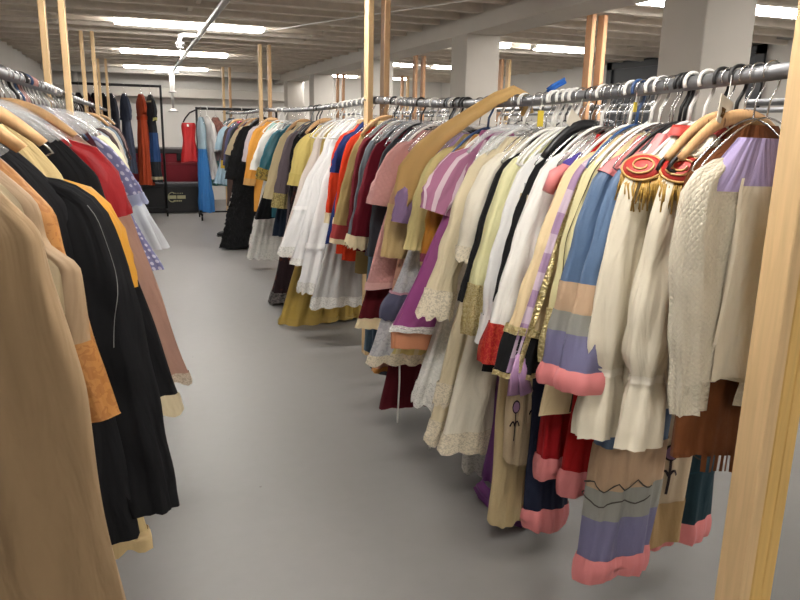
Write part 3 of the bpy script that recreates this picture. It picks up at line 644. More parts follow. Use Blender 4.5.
gown('purple skirt with a ribbon trailing on the floor below the tan tunic', 'R', 2.56, fab('5d2b66', 'satin'), L=1.48, ws=.15, wh=.2, hang='clear', fold=.018, lean=.0, off=-.03)
# ivory gowns
gown('ivory silk gown with a puffed sleeve and lace hem', 'R', 2.62, fab('dcd5c3', 'satin', rough=.5), L=1.3, ws=.2, ww=.19, wh=.3, sl=.34, rad=(.06, .085, .09, .08, .07), cuff=(LACE, .14, .04), hang='clear', hem=(LACE, .08, .02, .01), fold=.024, lean=.1)
gown('cream lace gown with a tiered lace hem', 'R', 2.74, fab('d8cbab'), L=1.32, ws=.2, ww=.17, wh=.28, sl=.6, rad=(.06, .07, .062, .055, .08), out=.12, cuff=(LACE, .16, .04), hang='white', hem=(LACE, .1, .02, .01), bands=[('lace_tier', LACE, 1.05, 1.14, .012, .02)], lean=.1)
gown('white lace petticoat hanging lowest among the ivory gowns', 'R', 2.80, WH, L=1.5, ws=.15, ww=.14, wh=.2, hang='wire', hem=(WLACE, .12, .02, .01), lean=.02, off=-.02)
gown('white silk slip with a floral lace edge beside the yellow plaid dress', 'R', 2.88, fab('d9d8d2', 'brocade', 'e6e4de'), L=1.2, ws=.18, wh=.26, hang='clear', hem=(WLACE, .09, .02, .01), lean=.13)
# mauve
G = jacket('mauve striped bodice with short puffed sleeves and a magenta skirt', 'R', 2.97, fab('a9718f', 'stripes', 'd8c3cd', .7), L=.42, sl=.2, ws=.215, wh=.19, out=.08, rad=(.06, .085, .09, .07), hang='white', name='dress', cat='dress', lean=.0, collar=fab('8f4f74'))
G2 = Garment('x', '', '', 'R', 2.97, hang=None, rot=G.rot); bpy.data.objects.remove(G2.root); G2.root = G.root
G2.shape(.9, pts=[(0, .05, .02), (.3, .17, .03), (.4, .18, .036), (.9, .3, .05)], fold=.018, n=6, lean=.17, fstart=.38)
G2.patch('skirt', fab('8a3a78', 'satin', rough=.55), .36, .9); G2.patch('lace_edge', WLACE, .86, .9, out=.004); G2.patch('peach_lining', fab('c88a68'), .8, .98, out=-.012)
jacket('mustard satin blouse with a brown cuff beside the yellow plaid dress', 'R', 3.07, MUST, L=.7, sl=.44, ws=.19, out=.04, rad=(.06, .066, .062, .06), hang='blue', cuff=(fab('7a3a4a'), .08), name='blouse', cat='blouse')
gown('pale yellow dress with plaid skirt and a knotted overskirt', 'R', 3.16, fab('cdbd7d', 'plaid', 'e2dcc0', .7), L=1.1, ws=.2, ww=.15, wh=.28, sl=.4, sm=fab('cabc84'), rad=(.06, .075, .06, .055), hang='clear', hem=(LACE, .05, .02), bands=[('bodice', fab('cabc84'), .0, .42, .005), ('overskirt', fab('c9b878', 'satin', rough=.6), .4, .62, .012, 0, .035), ('dark_piping', fab('4a4030'), .6, .612, .014)], lean=.13)
gown('lavender dress with silver lace skirt, dark ruffle and floral underskirt', 'R', 3.34, fab('b9b9bd', 'brocade', 'a5a6ac'), L=1.16, ws=.2, ww=.15, wh=.32, sl=.3, sm=fab('8c7398'), rad=(.06, .08, .075, .06), hang='black', bands=[('bodice', fab('8c7398'), 0, .36, .005), ('pink_piping', fab('b98a98'), .79, .802, .018), ('dark_ruffle', fab('4a4a60'), .8, .93, .012, .01, .02), ('floral_underskirt', fab('8e93b8', 'floral', 'd8d3b0', 1.2), .92, 1.15, -.01)], hem=(LACE, .04, .02), lean=.14)
tag(obj('dangling_ribbon', MB().tube([(0, 0, 0), (.004, 0, -.2), (-.003, .0, -.42)], .0045, 5).mesh('ribbon', True), WH), 'thin white ribbon hanging below the floral underskirt', 'ribbon').location = (1.16, 3.2, .56)
tag(obj('dangling_ribbon', MB().tube([(0, 0, 0), (.004, 0, -.2), (-.003, .0, -.44)], .0055, 5).mesh('ribbon', True), WH), 'thin white ribbon hanging below the yellow plaid hem', 'ribbon').location = (1.25, 2.98, .52)
gown('burgundy skirt showing below the floral underskirt', 'R', 3.43, fab('54101c'), L=1.45, ws=.16, wh=.32, hang='clear', fold=.02, lean=.04)
jacket('tan peach blouse with layered ruffles behind the golden sash', 'R', 3.5, fab('c79f82'), L=.7, sl=.5, ws=.2, out=.08, rad=(.06, .07, .08, .07, .06), hang='grey', name='blouse', cat='blouse', cuff=(fab('cbb07c', 'satin'), .5))
gown('peach patterned skirt with an orange border beside the silver lace dress', 'R', 3.58, fab('c2937d', 'floral', 'cfa28c'), L=1.3, ws=.16, wh=.3, hang='wire', hem=(fab('b27a3e'), .03), lean=.08)
G = gown('pink quilted robe with a short cape sleeve', 'R', 3.72, fab('cf9c98', 'quilt', None, .8), L=.85, ws=.205, ww=.21, wh=.27, t=.04, th=.05, sl=.26, rad=(.065, .085, .095, .09), out=.05, hang='white', fold=.012, n=5, hem=(fab('dcaeaa'), .03), lean=.1, name='robe', cat='robe')
gown('dark burgundy gown with a cream hem under the pink quilted robe', 'R', 3.8, fab('561019', 'velvet'), L=1.1, ws=.19, ww=.17, wh=.28, hang='wire', hem=(CR, .06), lean=.12, fold=.02)
jacket('long charcoal coat between the pink robe and the burgundy jacket', 'R', 3.92, fab('3d4046'), L=1.45, sl=.58, ws=.2, wh=.22, out=.06, rad=(.055, .06, .055, .05), hang='black', name='coat', cat='coat', lean=.03)
trousers('slate blue trousers reaching almost to the floor', 'R', 3.98, fab('3d4d5e'), L=1.42, off=.08)
jacket('burgundy velvet jacket with a cream frilled cuff', 'R', 4.1, BURG, L=.75, sl=.55, ws=.2, out=.08, rad=(.056, .06, .056, .054), cuff=(CR, .09, .01, .05), hang='grey')
trousers('pale denim blue trousers below the burgundy velvet jacket', 'R', 4.17, fab('5c7486'), L=1.38, off=.06, hang='wire')
jacket('grey jacket with a flared cuff and cream frill', 'R', 4.27, GREY, L=.8, sl=.56, ws=.2, out=.07, rad=(.055, .058, .055, .06, .075), cuff=(CR, .08, .008, .05), hang='white')
jacket('burgundy jacket next to the olive coat', 'R', 4.38, fab('6a1a24'), L=.8, sl=.5, ws=.195, out=.03, rad=(.055, .056, .05, .045), hang='black')
jacket('olive tan coat with a red cuff and cream frill', 'R', 4.5, OLIVE, L=.95, sl=.58, ws=.205, out=.1, rad=(.056, .062, .066, .07, .08), cuff=(fab('9a3a3a'), .14), hang='wood', collar=fab('cdbb8e'), name='coat', cat='coat', bands=[('cream_frill', CR, .97, 1.05, .004)])
for yy, lb, hh in ((4.64, 'orange red tunic with gold fringe at the shoulder beside the olive coat', 'wire'), (4.93, 'orange red tunic with gold fringe against the white petticoats', 'white')):
    G = jacket(lb, 'R', yy, ORED, L=.9, sl=.55, ws=.2, out=.05, rad=(.06, .068, .062, .055, .05), cuff=(CR, .12), hang=hh, name='tunic', cat='tunic', collar=fab('b8862f', 'satin'), lean=.04)
    fr = MB()
    for j in range(46):
        a = -.22 + .44 * j / 45; q = G.pts(a * .6, .075 + .03 * abs(a), .01); q2 = G.pts(a * .6, .15 + rng.uniform(0, .05), .02)
        fr.tube([tuple(q), tuple((q + q2) / 2 + np.array([.006, 0, 0])), tuple(q2)], .006, 5)
    fr.build('gold_fringe', fab('b0802c', 'satin'), G.root, True, 'stuff')
jacket('navy blue tunic showing below the orange red tunics', 'R', 4.85, fab('1f2f66'), L=.82, sl=.2, ws=.19, out=.02, rad=(.05, .05, .045), hang='clear', name='tunic', cat='tunic', lean=.14)
# petticoats
PW = fab('e6e5e4'); 
gown('white petticoat with a lace edged hem beside the orange red tunics', 'R', 5.12, PW, L=1.2, ws=.19, ww=.26, wh=.40, th=.08, hang='white', hem=(WLACE, .05, .02, .01), bands=[('ruffle_seam', fab('efeeec'), .86, .9, .012)], fold=.035, n=11, lean=.05, name='petticoat', cat='petticoat')
gown('greyish white slip with long lace hem under the petticoats', 'R', 5.0, fab('b9b8b6'), L=1.3, ws=.14, ww=.14, wh=.34, th=.06, hang='clear', hem=(WLACE, .06, .02, .01), lean=.02, name='petticoat', cat='petticoat')
gown('white tiered petticoat spreading widest into the aisle', 'R', 5.5, PW, L=.98, ws=.2, ww=.28, wh=.42, th=.09, hang='white', hem=(WLACE, .05, .02, .01), bands=[('ruffle_seam', fab('efeeec'), .62, .65, .012)], fold=.035, n=12, lean=.12, name='petticoat', cat='petticoat')
gown('gauzy white petticoat between the two bright white ones', 'R', 5.32, fab('dfdedd'), L=1.05, ws=.2, ww=.28, wh=.4, th=.07, hang='clear', hem=(WLACE, .05, .02), fold=.03, n=10, lean=.06, name='petticoat', cat='petticoat')
gown('golden yellow ball gown whose hem rests on the floor', 'R', 5.72, fab('a68b3e', 'satin', rough=.45), L=1.6, ws=.16, ww=.14, wh=.36, th=.13, hang='clear', fold=.035, n=11, lean=.16, hem=(fab('a1873f', 'satin', rough=.45), .05))
gown('pale tan skirt hanging over the golden ball gown', 'R', 5.98, fab('b59d69'), L=1.36, ws=.15, wh=.22, hang='wire', fold=.022, n=6, lean=.16)
gown('blush white gown beside the yellow puff sleeved blouse', 'R', 5.85, fab('d6cbc2'), L=1.05, ws=.2, ww=.24, wh=.34, th=.09, hang='white', fold=.02, lean=.14)
jacket('pale yellow blouse with big puffed sleeves', 'R', 6.12, fab('d2bf73'), L=.6, sl=.36, ws=.2, out=.06, rad=(.05, .08, .07, .06, .065), cuff=(fab('c9b56a'), .25), hang='wood', name='blouse', cat='blouse')
gown('dark brown patterned gown with a grey fringe hem', 'R', 6.38, fab('24161a', 'floral', '5a2c22', .6), L=1.58, ws=.19, ww=.16, wh=.22, th=.12, hang='black', fold=.03, lean=.24, hem=(fab('5f5a58', 'brocade', '2a2828'), .1))
jacket('black coat next to the dark patterned gown', 'R', 6.5, BK, L=1.3, sl=.56, ws=.19, out=.02, rad=(.055, .058, .05, .045), hang='black', name='coat', cat='coat')
jacket('mauve grey coat with pale gold cuff beside the cream jacket', 'R', 6.72, fab('655a60'), L=1.0, sl=.62, ws=.2, out=.1, rad=(.056, .062, .06, .058), cuff=(fab('b3a468', 'brocade', '8a7a4a'), .2), hang='grey', name='coat', cat='coat')
jacket('cream collarless jacket with wide sleeves beside the teal dress', 'R', 7.0, fab('c9b892'), L=.8, sl=.56, ws=.21, out=.12, rad=(.06, .075, .08, .08, .085), hang='wood', collar=fab('d8c8a4'))
gown('navy dress with spaghetti straps next to the teal gown', 'R', 7.3, fab('1e2a3c'), L=1.1, ws=.18, wh=.24, hang='clear', lean=.05)
G = jacket('teal satin dress with gold ruffles at the cuff', 'R', 7.5, TEAL, L=.95, sl=.42, ws=.205, out=.12, rad=(.065, .08, .075, .065), cuff=(fab('a58a34', 'brocade', '6a5a20'), .25, .012), hang='clear', name='dress', cat='dress')
gown('black lace skirt below the gold ruffled teal cuff', 'R', 7.62, fab('17171a'), L=.98, ws=.15, wh=.26, hang='wire', lean=.12)
gown('white lace gown with pleated ruffles reaching near the floor', 'R', 8.0, fab('dddbd5'), L=1.46, ws=.2, ww=.16, wh=.32, sl=.36, rad=(.06, .085, .1, .11), hang='white', hem=(WLACE, .1, .02, .01), bands=[('lace_tier', WLACE, 1.0, 1.1, .012, .02), ('lace_tier', WLACE, 1.2, 1.3, .012, .02)], lean=.12, fold=.03)
gown('pale aqua sequinned top beside the orange coat', 'R', 8.35, fab('7fa9a4', 'seq', 'b8d4cf'), L=.6, ws=.2, wh=.22, hang='white', lean=.05)
jacket('apricot orange coat with fringed cuffs', 'R', 8.75, fab('cc8e3c'), L=1.05, sl=.6, ws=.2, out=.08, rad=(.06, .07, .068, .065), cuff=(fab('b98d55'), .12), hang='wood', name='coat', cat='coat')
jacket('pale lilac tunic with a purple and pink trimmed hem', 'R', 9.1, fab('bdb3b8'), L=.75, sl=.35, ws=.2, out=.06, rad=(.06, .065, .06), hang='wire', hem=(fab('6d2a68', 'dots', 'c78fae', 1.5), .25), name='tunic', cat='tunic')
# fur coat
G = Garment('fur_coat', 'coat', 'long shaggy black fur coat reaching the floor', 'R', 9.44, hang='blackbroad').shape(1.59, ws=.2, ww=.26, wh=.34, t=.06, th=.13, fold=.02, n=6, lean=.27)
FUR = fab('0c0c0d', 'fur', '232325'); G.body(FUR, nu=90, nv=90, jit=.02); G.sleeve(FUR, .58, (.08, .1, .1, .095, .09), .1, x0=.2, jit=.016)
jacket('cream and brown cape with a fur edge beside the black fur coat', 'R', 9.9, fab('c3b394'), L=.62, sl=.3, ws=.24, wh=.34, out=.1, rad=(.07, .09, .1, .11), hang='wood', name='cape', cat='cape', collar=fab('5a4038', 'fur', '8a6a58'))
gown('off white long nightgown beside the fur edged cape', 'R', 10.1, fab('c2beb6'), L=1.2, ws=.18, wh=.26, hang='wire', lean=.14)
jacket('dark red velvet doublet behind the fur edged cape', 'R', 10.5, fab('7c1a2c', 'velvet'), L=.75, sl=.5, ws=.2, out=.06, rad=(.06, .065, .06, .05), hang='wood', name='doublet', cat='jacket')
trousers('dark brown wide trousers reaching the floor beside the fur coat', 'R', 10.3, fab('3a3330'), L=1.5, off=.1)
jacket('dark green grey coat beside the bright blue gown', 'R', 11.0, fab('33393a'), L=1.25, sl=.56, ws=.2, out=.08, rad=(.056, .06, .06, .055), hang='black', name='coat', cat='coat')
jacket('plum and slate jacket with a pink lapel', 'R', 11.4, fab('4a4a68'), L=.8, sl=.5, ws=.2, out=.06, rad=(.056, .06, .055, .05), hang='wire', collar=fab('a8405a'))
jacket('brown tweed suit with a yellow and peach scarf', 'R', 11.8, fab('4b3a34'), L=1.3, sl=.56, ws=.2, out=.06, rad=(.056, .06, .055, .05), hang='wood', cuff=(fab('c9a33a'), .2), name='coat', cat='coat')
gown('pale blue chiffon dress at the far end of the row', 'R', 12.3, fab('9db6c4'), L=1.0, ws=.19, wh=.26, sl=.3, hang='clear', lean=.1)
jacket('pale pink blouse at the far end of the row', 'R', 12.7, fab('cdb0b0'), L=.7, sl=.5, ws=.2, out=.08, hang='white', name='blouse', cat='blouse')
gown('sea green ruffled dress hanging by the last pine posts', 'R', 13.1, fab('5f8f8c'), L=1.1, ws=.19, wh=.28, sl=.2, hang='grey', lean=.1)

# ================================================================== the row with the black tailcoat
BEI = fab('927a5c'); BEI2 = fab('b79f80')
G = gown('long beige coat hanging closest at the near end of its row', 'L', 1.25, BEI, L=1.5, ws=.25, ww=.25, wh=.27, t=.05, th=.07, off=.09, lean=.1, hang='wood', fold=.03, n=9, rot=-.05, name='coat', cat='coat', fstart=.1, drop=.14)
G.ribbon('cream_sash', fab('c9b083', 'satin'), [(-.4 + .3 * t, .28 - .1 * t) for t in np.linspace(0, 1, 12)], .07, .012)
G = gown('short beige satin cape with a cream facing over the gold brocade', 'L', 1.43, fab('9a8163', 'satin', rough=.6), L=.4, ws=.26, ww=.28, wh=.29, t=.04, off=.06, hang='clear', fold=.02, n=6, rot=-.05, lean=.0, name='cape', cat='cape', fstart=.1, drop=.13)
G.patch('cream_facing', fab('bfae8c', 'satin'), .06, .33, -.14, -.04, .007)
for a in (-.3, -.2):
    q = G.pts(a, .05, .01); MB().tube([tuple(q), tuple(q + np.array([-.01, -.01, .08])), (q[0] - .05, q[1] + .03, q[2] + .12)], .012, 6, ry=.003).build('strap', fab('cdbb96', 'satin'), G.root, True)
gown('gold orange brocade dress beside the black tailcoat', 'L', 1.62, fab('a9743a', 'brocade', '98632e'), L=.62, ws=.25, ww=.26, wh=.3, t=.04, th=.045, off=.07, hang='wood', lean=.0, fold=.014, drop=.16)
G = jacket('black tailcoat with a loose thread on its sleeve', 'L', 2.0, fab('0d0d10'), L=1.1, sl=.84, ws=.27, wh=.25, t=.06, off=.06, out=.02, rad=(.06, .078, .08, .078, .075), hang='wood', name='tailcoat', cat='coat', rot=-.05, lean=.09, fold=.012, drop=.19, lower=.012)
G.sribbon('loose_thread', fab('8a8a88'), [(-.2 + .06 * math.sin(v * 9), v) for v in np.linspace(.1, .45, 20)], .0012, .004)
gown('cream ruffled petticoat peeking below the black tailcoat', 'L', 2.12, fab('bfa878'), L=1.24, ws=.2, wh=.25, off=.08, hang='wire', hem=(fab('c9b183'), .05, .02, .01), lean=.06)
trousers('dark maroon trousers hanging low beyond the black tailcoat', 'L', 2.2, fab('3a2226'), L=1.36, off=.14)
jacket('maroon velvet jacket bunched high on its hanger before the lavender dress', 'L', 3.7, fab('4a1420', 'velvet'), L=.6, sl=.4, ws=.22, hang='pink', lower=-.05, drop=.1, off=.0)
jacket('golden yellow satin blouse beyond the black tailcoat', 'L', 2.42, fab('cf9534', 'satin', rough=.42), L=.55, sl=.26, ws=.25, wh=.2, t=.05, off=.07, out=.04, rad=(.06, .07, .07, .06), hang='clear', name='blouse', cat='blouse', lower=.06, drop=.17)
gown('black dress with cream ruffled hem beyond the yellow satin blouse', 'L', 2.72, fab('0e0e11'), L=1.04, ws=.25, ww=.26, wh=.3, th=.06, off=.08, hang='wire', hem=(fab('cdbf9e'), .05, .02, .01), lean=.15, drop=.17, fold=.02)
G = jacket('red padded tunic with silver studs on the shoulder', 'L', 3.0, fab('a3141c', 'satin', rough=.5), L=.6, sl=.2, ws=.27, wh=.25, t=.06, off=.03, out=.06, rad=(.07, .085, .08, .07), hang='wood', name='tunic', cat='tunic')
st = MB()
for k in range(4):
    q = G.pts(-.06 - .03 * k, .075, .006); st.lathe([(.0, .008), (.006, .006), (.008, 0)], tuple(q), 8)
    obj('stud', MB().lathe([(.0, .008), (.006, .006), (.008, 0)], tuple(q), 8).mesh('stud', True), M_CHROME, G.root)
gown('dusty pink robe flaring into the aisle with a beaded edge', 'L', 3.25, fab('ad8878'), L=1.12, ws=.26, ww=.26, wh=.32, th=.06, off=.1, hang='clear', fold=.016, lean=.22, hem=(fab('c9b9a4', 'lace'), .04, .02), name='robe', cat='robe')
gown('red trimmed dark skirt beside the dusty pink robe', 'L', 3.36, fab('7c1c20'), L=1.16, ws=.22, wh=.3, off=.08, hang='wire', lean=.18, fold=.016)
gown('lilac striped frill skirt below the cream ruffled hem', 'L', 3.1, fab('8e5aa0', 'hstripes', 'cfa9cf', .6), L=1.22, ws=.18, wh=.26, off=.05, hang='clear', lean=.1)
gown('pale pink lace trimmed slip beyond the black tailcoat', 'L', 2.55, fab('cdb2b4'), L=1.08, lower=.12, ws=.16, wh=.24, off=.12, hang='clear', hem=(WLACE, .06, .02), lean=.06)
gown('lavender polka dot dress with a ruffled sleeve', 'L', 4.1, fab('7f7fa6', 'dots', 'c9c7da', 1.2), L=.78, ws=.26, ww=.27, wh=.34, th=.07, off=.0, sl=.28, rad=(.06, .08, .085, .075), cuff=(fab('aab3d0'), .16, .04), hang='wire', lean=.2, fold=.018)
gown('white tulle gown flaring into the aisle', 'L', 4.6, fab('d6dade', 'tulle'), L=.72, ws=.28, ww=.32, wh=.38, th=.15, off=.06, hang='white', lean=.16, fold=.035, n=12)
jacket('pale cream yellow blouse above the white tulle gown', 'L', 5.0, fab('d3cfae'), L=.6, sl=.22, ws=.23, out=.08, rad=(.06, .075, .07, .065), hang='clear', name='blouse', cat='blouse', off=.04)
gown('powder blue satin gown behind the white tulle gown', 'L', 5.05, fab('b3bfcb', 'satin', rough=.5), L=.6, ws=.26, ww=.28, wh=.32, th=.1, off=.06, hang='wire', lean=.14)
jacket('pale sage blouse near the second pair of pine posts', 'L', 5.6, fab('b9bfa8'), L=.65, sl=.4, ws=.22, hang='clear', name='blouse', cat='blouse')
jacket('pearl white blouse near the second pair of pine posts', 'L', 6.0, fab('d5d6d4', 'satin', rough=.5), L=.65, sl=.45, ws=.22, hang='clear', name='blouse', cat='blouse')
for i, (c, lb, kd) in enumerate((('aeb6bd', 'silver grey chiffon dress beyond the pearl blouse', 'g'), ('5a4a4a', 'dull brown coat beyond the silver chiffon dress', 'j'), ('c2b8a8', 'oatmeal jacket beyond the dull brown coat', 'j'), ('8492a0', 'steel blue dress by the third pine posts', 'g'), ('3a3a40', 'charcoal jacket by the third pine posts', 'j'), ('b59a96', 'faded rose dress towards the end of its row', 'g'), ('4a3030', 'dark brown cape towards the end of its row', 'j'))):
    yy = 6.62 + i * .8
    (gown if kd == 'g' else jacket)(lb, 'L', yy, fab(c), hang=('clear', 'wire', 'wood')[i % 3], sl=.4)

# loose hangers on the two pipes
def spare(kind, row, y, label, grp): hanger(kind, row, y, label, rng.uniform(-.12, .12), grp)
for y in (3.05, 3.2, 3.36): spare('black' if y < 3.1 else 'blue' if y < 3.3 else 'pink', 'L', y + .4, {3.05: 'black plastic hanger left empty beyond the dusty pink robe', 3.2: 'blue plastic hanger left empty beyond the dusty pink robe', 3.36: 'pink plastic hanger left empty beyond the dusty pink robe'}[y], None)
for k in range(12): spare('wire', 'L', 4.15 + k * .085 + .03 * (k % 2), 'thin steel wire hanger left empty beside the lavender dotted dress', 'empty wire hangers by the lavender dress')
for k in range(6): spare('clear', 'L', 3.45 + k * .1, 'clear plastic hanger left empty before the lavender dotted dress', 'empty clear hangers by the lavender dress')
for k in range(9): spare('clear', 'L', 5.3 + k * .22, 'clear plastic hanger left empty near the sage and pearl blouses', 'empty clear hangers by the pearl blouse')
for k in range(6): spare('white', 'R', 5.0 + k * .13, 'white plastic hanger left empty above the petticoats', 'empty white hangers above the petticoats')
for k in range(10): spare(('wire', 'clear')[k % 2], 'R', 3.62 + k * .1, f'{("thin steel wire", "clear plastic")[k % 2]} hanger left empty between the burgundy and pink costumes', 'empty hangers between the burgundy and pink costumes')
for k, kd in enumerate(('black', 'grey', 'black', 'white', 'black')): spare(kd, 'R', 3.3 + .055 * k, f'{HN[kd]} hanger left empty behind the golden sash', 'empty hangers behind the golden sash')
for k in range(3): spare('clear', 'R', 2.72 + k * .075, 'clear plastic hanger left empty above the ivory gowns', 'empty clear hangers above the ivory gowns')
for k in range(4): spare('white', 'R', 2.36 + k * .045, 'white plastic hanger left empty beside the black jacket', 'empty white hangers by the black jacket')
for k in range(4): spare('wire', 'R', 2.05 + k * .06, 'thin steel wire hanger left empty above the cream robe', 'empty wire hangers above the cream robe')
for k, (kd, y) in enumerate((('blue', 2.0), ('white', 1.93), ('white', 1.89), ('black', 1.78), ('black', 1.645), ('wire', 1.83), ('wire', 1.52), ('black', 1.585))):
    spare(kd, 'R', y, f'{HN[kd]} hanger left empty ' + ('above the blue storybook tunics' if y > 1.7 else 'above the epaulette coats'), 'empty hangers by the pine post')
for k in range(26): hanger(('wire', 'black', 'clear', 'white')[k % 4], 'B', 4.0 + k * .2, f'{HN[("wire", "black", "clear", "white")[k % 4]]} hanger on the rack behind the columns', rng.uniform(-.2, .2), 'hangers on the rack behind the columns')

# golden sash thrown over the pipe
def cloth_strip(name, pts, wid, mat, label, cat, side=(0, .35, 1), normal=None):
    P = [Vector(p) for p in pts]; V = []; n = 7; m = len(P)
    for i, p in enumerate(P):
        t = (P[min(i + 1, m - 1)] - P[max(i - 1, 0)]).normalized(); sd = t.cross(Vector(side)).normalized(); nn = t.cross(sd)
        if normal: sd = (Vector(normal) - t * t.dot(Vector(normal))).normalized(); nn = t.cross(sd)
        for j in range(n): q = j / (n - 1) - .5; V.append(tuple(p + nn * (wid[i] if hasattr(wid, '__len__') else wid) * q * (1 + .1 * math.sin(i)) + sd * (.006 * math.cos(q * 9 + i * .3))))
    o = obj(name, mesh_np(name, V, grid_faces(m, n)), mat); so = o.modifiers.new('thick', 'SOLIDIFY'); so.thickness = .004
    return tag(o, label, cat)
cloth_strip('sash', [(1.56, 2.78, 1.66), (1.545, 2.8, 1.73), (1.515, 2.84, 1.752), (1.47, 2.9, 1.725), (1.4, 3.0, 1.655), (1.32, 3.12, 1.57), (1.26, 3.22, 1.48), (1.225, 3.3, 1.38), (1.215, 3.33, 1.28), (1.21, 3.34, 1.22)], [.05, .05, .05, .055, .07, .09, .11, .12, .1, .05], fab('c9a468', 'satin', rough=.55), 'golden tan sash thrown over the pipe and trailing across hangers', 'sash', normal=(-.6, -.75, .3))
# paper tags
M_PAPER = solid('paper_tag', 'ded6c4', .8); M_YEL = solid('yellow_tag', 'dcc23a', .7)
def ptag(label, x, y, z, wx, wz, mat, rz=0, ry=0):
    r = empty('paper_tag', (x, y, z), rz, label, 'tag'); r.rotation_euler.y = ry
    MB().box((-wx / 2, -.0012, -wz), (wx / 2, .0012, 0)).build('card', mat, r)
    MB().tube([(0, 0, -.006), (.004, 0, .03), (0, 0, .06)], .0012, 5).build('string', M_WHITEP, r)
    return r
t_ = ptag('cream paper tag with brown marks hanging by the brown suede jacket', 1.47, 1.565, 1.69, .1, .07, M_PAPER, .5, .2)
for k in range(2): MB().tube([(-.03 + .014 * k, -.002, -.03), (-.02 + .014 * k, -.002, -.055)], .002, 5).tube([(-.02 + .014 * k, -.002, -.03), (-.03 + .014 * k, -.002, -.055)], .002, 5).build('brown_mark', fab('6a4a20'), t_)
ptag('white paper tag with pencil marks by the broad black hanger', 1.47, 2.27, 1.655, .07, .055, M_PAPER, .4, .5)
ptag('yellow tag hanging beside the blue hanger hook', 1.5, 1.985, 1.69, .022, .03, M_YEL, .5)
ptag('yellow tag hanging from the white hanger beside the black jacket', 1.46, 2.5, 1.67, .035, .06, M_YEL, .4)
cloth_strip('ribbon', [(1.51, 2.55, 1.745), (1.52, 2.53, 1.76), (1.55, 2.49, 1.785)], .022, fab('2f62b0'), 'short blue ribbon tied round the pipe', 'ribbon')

# ================================================================== far end: rolling racks, trunk, crate
def rolling_rack(label, xa, xb, y, h):
    r = empty('rolling_rack', ((xa + xb) / 2, y, 0), 0, label, 'rack'); w = (xb - xa) / 2
    MB().tube([(-w, 0, h), (w, 0, h)], .022, 10).build('top_bar', M_BLACKM, r, True)
    for s_ in (-1, 1):
        MB().tube([(s_ * w, 0, .1), (s_ * w, 0, h + .022)], .02, 10).build('upright', M_BLACKM, r, True)
        MB().tube([(s_ * w, -.28, .1), (s_ * w, .28, .1)], .018, 8).build('foot_bar', M_BLACKM, r, True)
        for q in (-.26, .26):
            MB().tube([(s_ * w - .012, q, .04), (s_ * w + .012, q, .04)], .038, 12).tube([(s_ * w, q, .04), (s_ * w, q, .1)], .01, 6).build('caster', M_BLACKM, r, True)
    MB().tube([(-w, 0, .12), (w, 0, .12)], .015, 8).build('bottom_bar', M_BLACKM, r, True)
    return r
rolling_rack('tall black rolling rack holding the orange dress', -.98, .42, 13.3, 2.17)
rolling_rack('black rolling rack with a red bodice hung at its end', .94, 2.25, 12.6, 1.815)
FA = lambda x, y, z: dict(row=(x, (lambda q: z), -PI / 2), y=y)
def far(fn, label, x, y, z, m, **k):
    k.setdefault('rot', .42)
    return fn(label, (x, (lambda q, z=z: z), -PI / 2), y, m, **k)
for i, (x, c) in enumerate(((-.86, '2a2024'), (-.74, '4a2a2c'), (-.62, '1c1c20'), (-.5, '26262b'), (-.38, '3a3c44'))):
    far(jacket, ['black brown coat against the first upright of the tall black rack', 'dark wine coat on the tall black rack', 'jet black coat on the tall black rack', 'black pleated coat on the tall black rack', 'dark slate coat on the tall black rack'][i], x, 13.3, 2.17, fab(c), L=1.15, sl=.55, hang='wire', t=.05, rad=(.06, .062, .058, .05), out=.04)
far(gown, 'denim blue grey dress beside the orange dress', -.16, 13.3, 2.17, fab('4c5468'), rot=.25, L=1.3, sl=.28, t=.06, th=.07, ws=.22, wh=.26, hang='wire', lean=.02)
far(gown, 'long orange dress with high waist on the tall black rack', .1, 13.3, 2.17, fab('a84426'), rot=.2, L=1.5, t=.07, th=.1, ws=.19, ww=.16, wh=.24, hang='wire', sl=.16, lean=.02, bands=[('waistband', fab('a83a18'), .36, .42, .01)])
far(gown, 'black dress with yellow green trim next to the rack upright', .25, 13.3, 2.17, fab('2a2c30'), rot=.2, L=1.45, t=.06, th=.08, ws=.22, ww=.16, wh=.26, hang='wire', sl=.28, cuff=(fab('b3ad6a'), .14), lean=.02, bands=[('trim_band', fab('a39a7a'), .1, .125, .008), ('blue_panel', fab('2d4a78'), .62, 1.1, .006), ('trim_band', fab('a39a7a'), 1.35, 1.4, .008)])
# red bodice hung at the end of the rack
G = Garment('bodice', 'bodice', 'red strapless bodice hung by its strap from the rack end', (.8, lambda q: 1.72, 0), 12.55, hang=None, rot=0)
G.shape(.62, pts=[(0, .1, .06), (.05, .115, .08), (.28, .1, .07), (.45, .12, .09), (.62, .15, .1)], fold=.01, n=5); G.body(fab('b01a1c', 'satin', rough=.5)); G.nz = -.12
MB().tube([(-.08, 0, -.13), (-.04, 0, -.06), (.03, 0, .02), (.13, 0, .07)], .012, 6, ry=.004).build('strap', fab('2a2426'), G.root, True)
obj('white_mark', MB().box((-.03, -.1, -.2), (0, -.085, -.16)).mesh('mark'), WH, G.root)
far(gown, 'white gauze robe beside the red bodice', 1.1, 12.6, 1.815, fab('c9c5c2'), L=1.0, t=.07, th=.09, ws=.2, wh=.24, sl=.4, hang='white', lean=.02)
far(jacket, 'reddish brown ruffled top behind the white gauze robe', 1.24, 12.6, 1.815, fab('6b4038', 'brocade', '8a5a4c'), L=.5, sl=.3, t=.07, hang='wire')
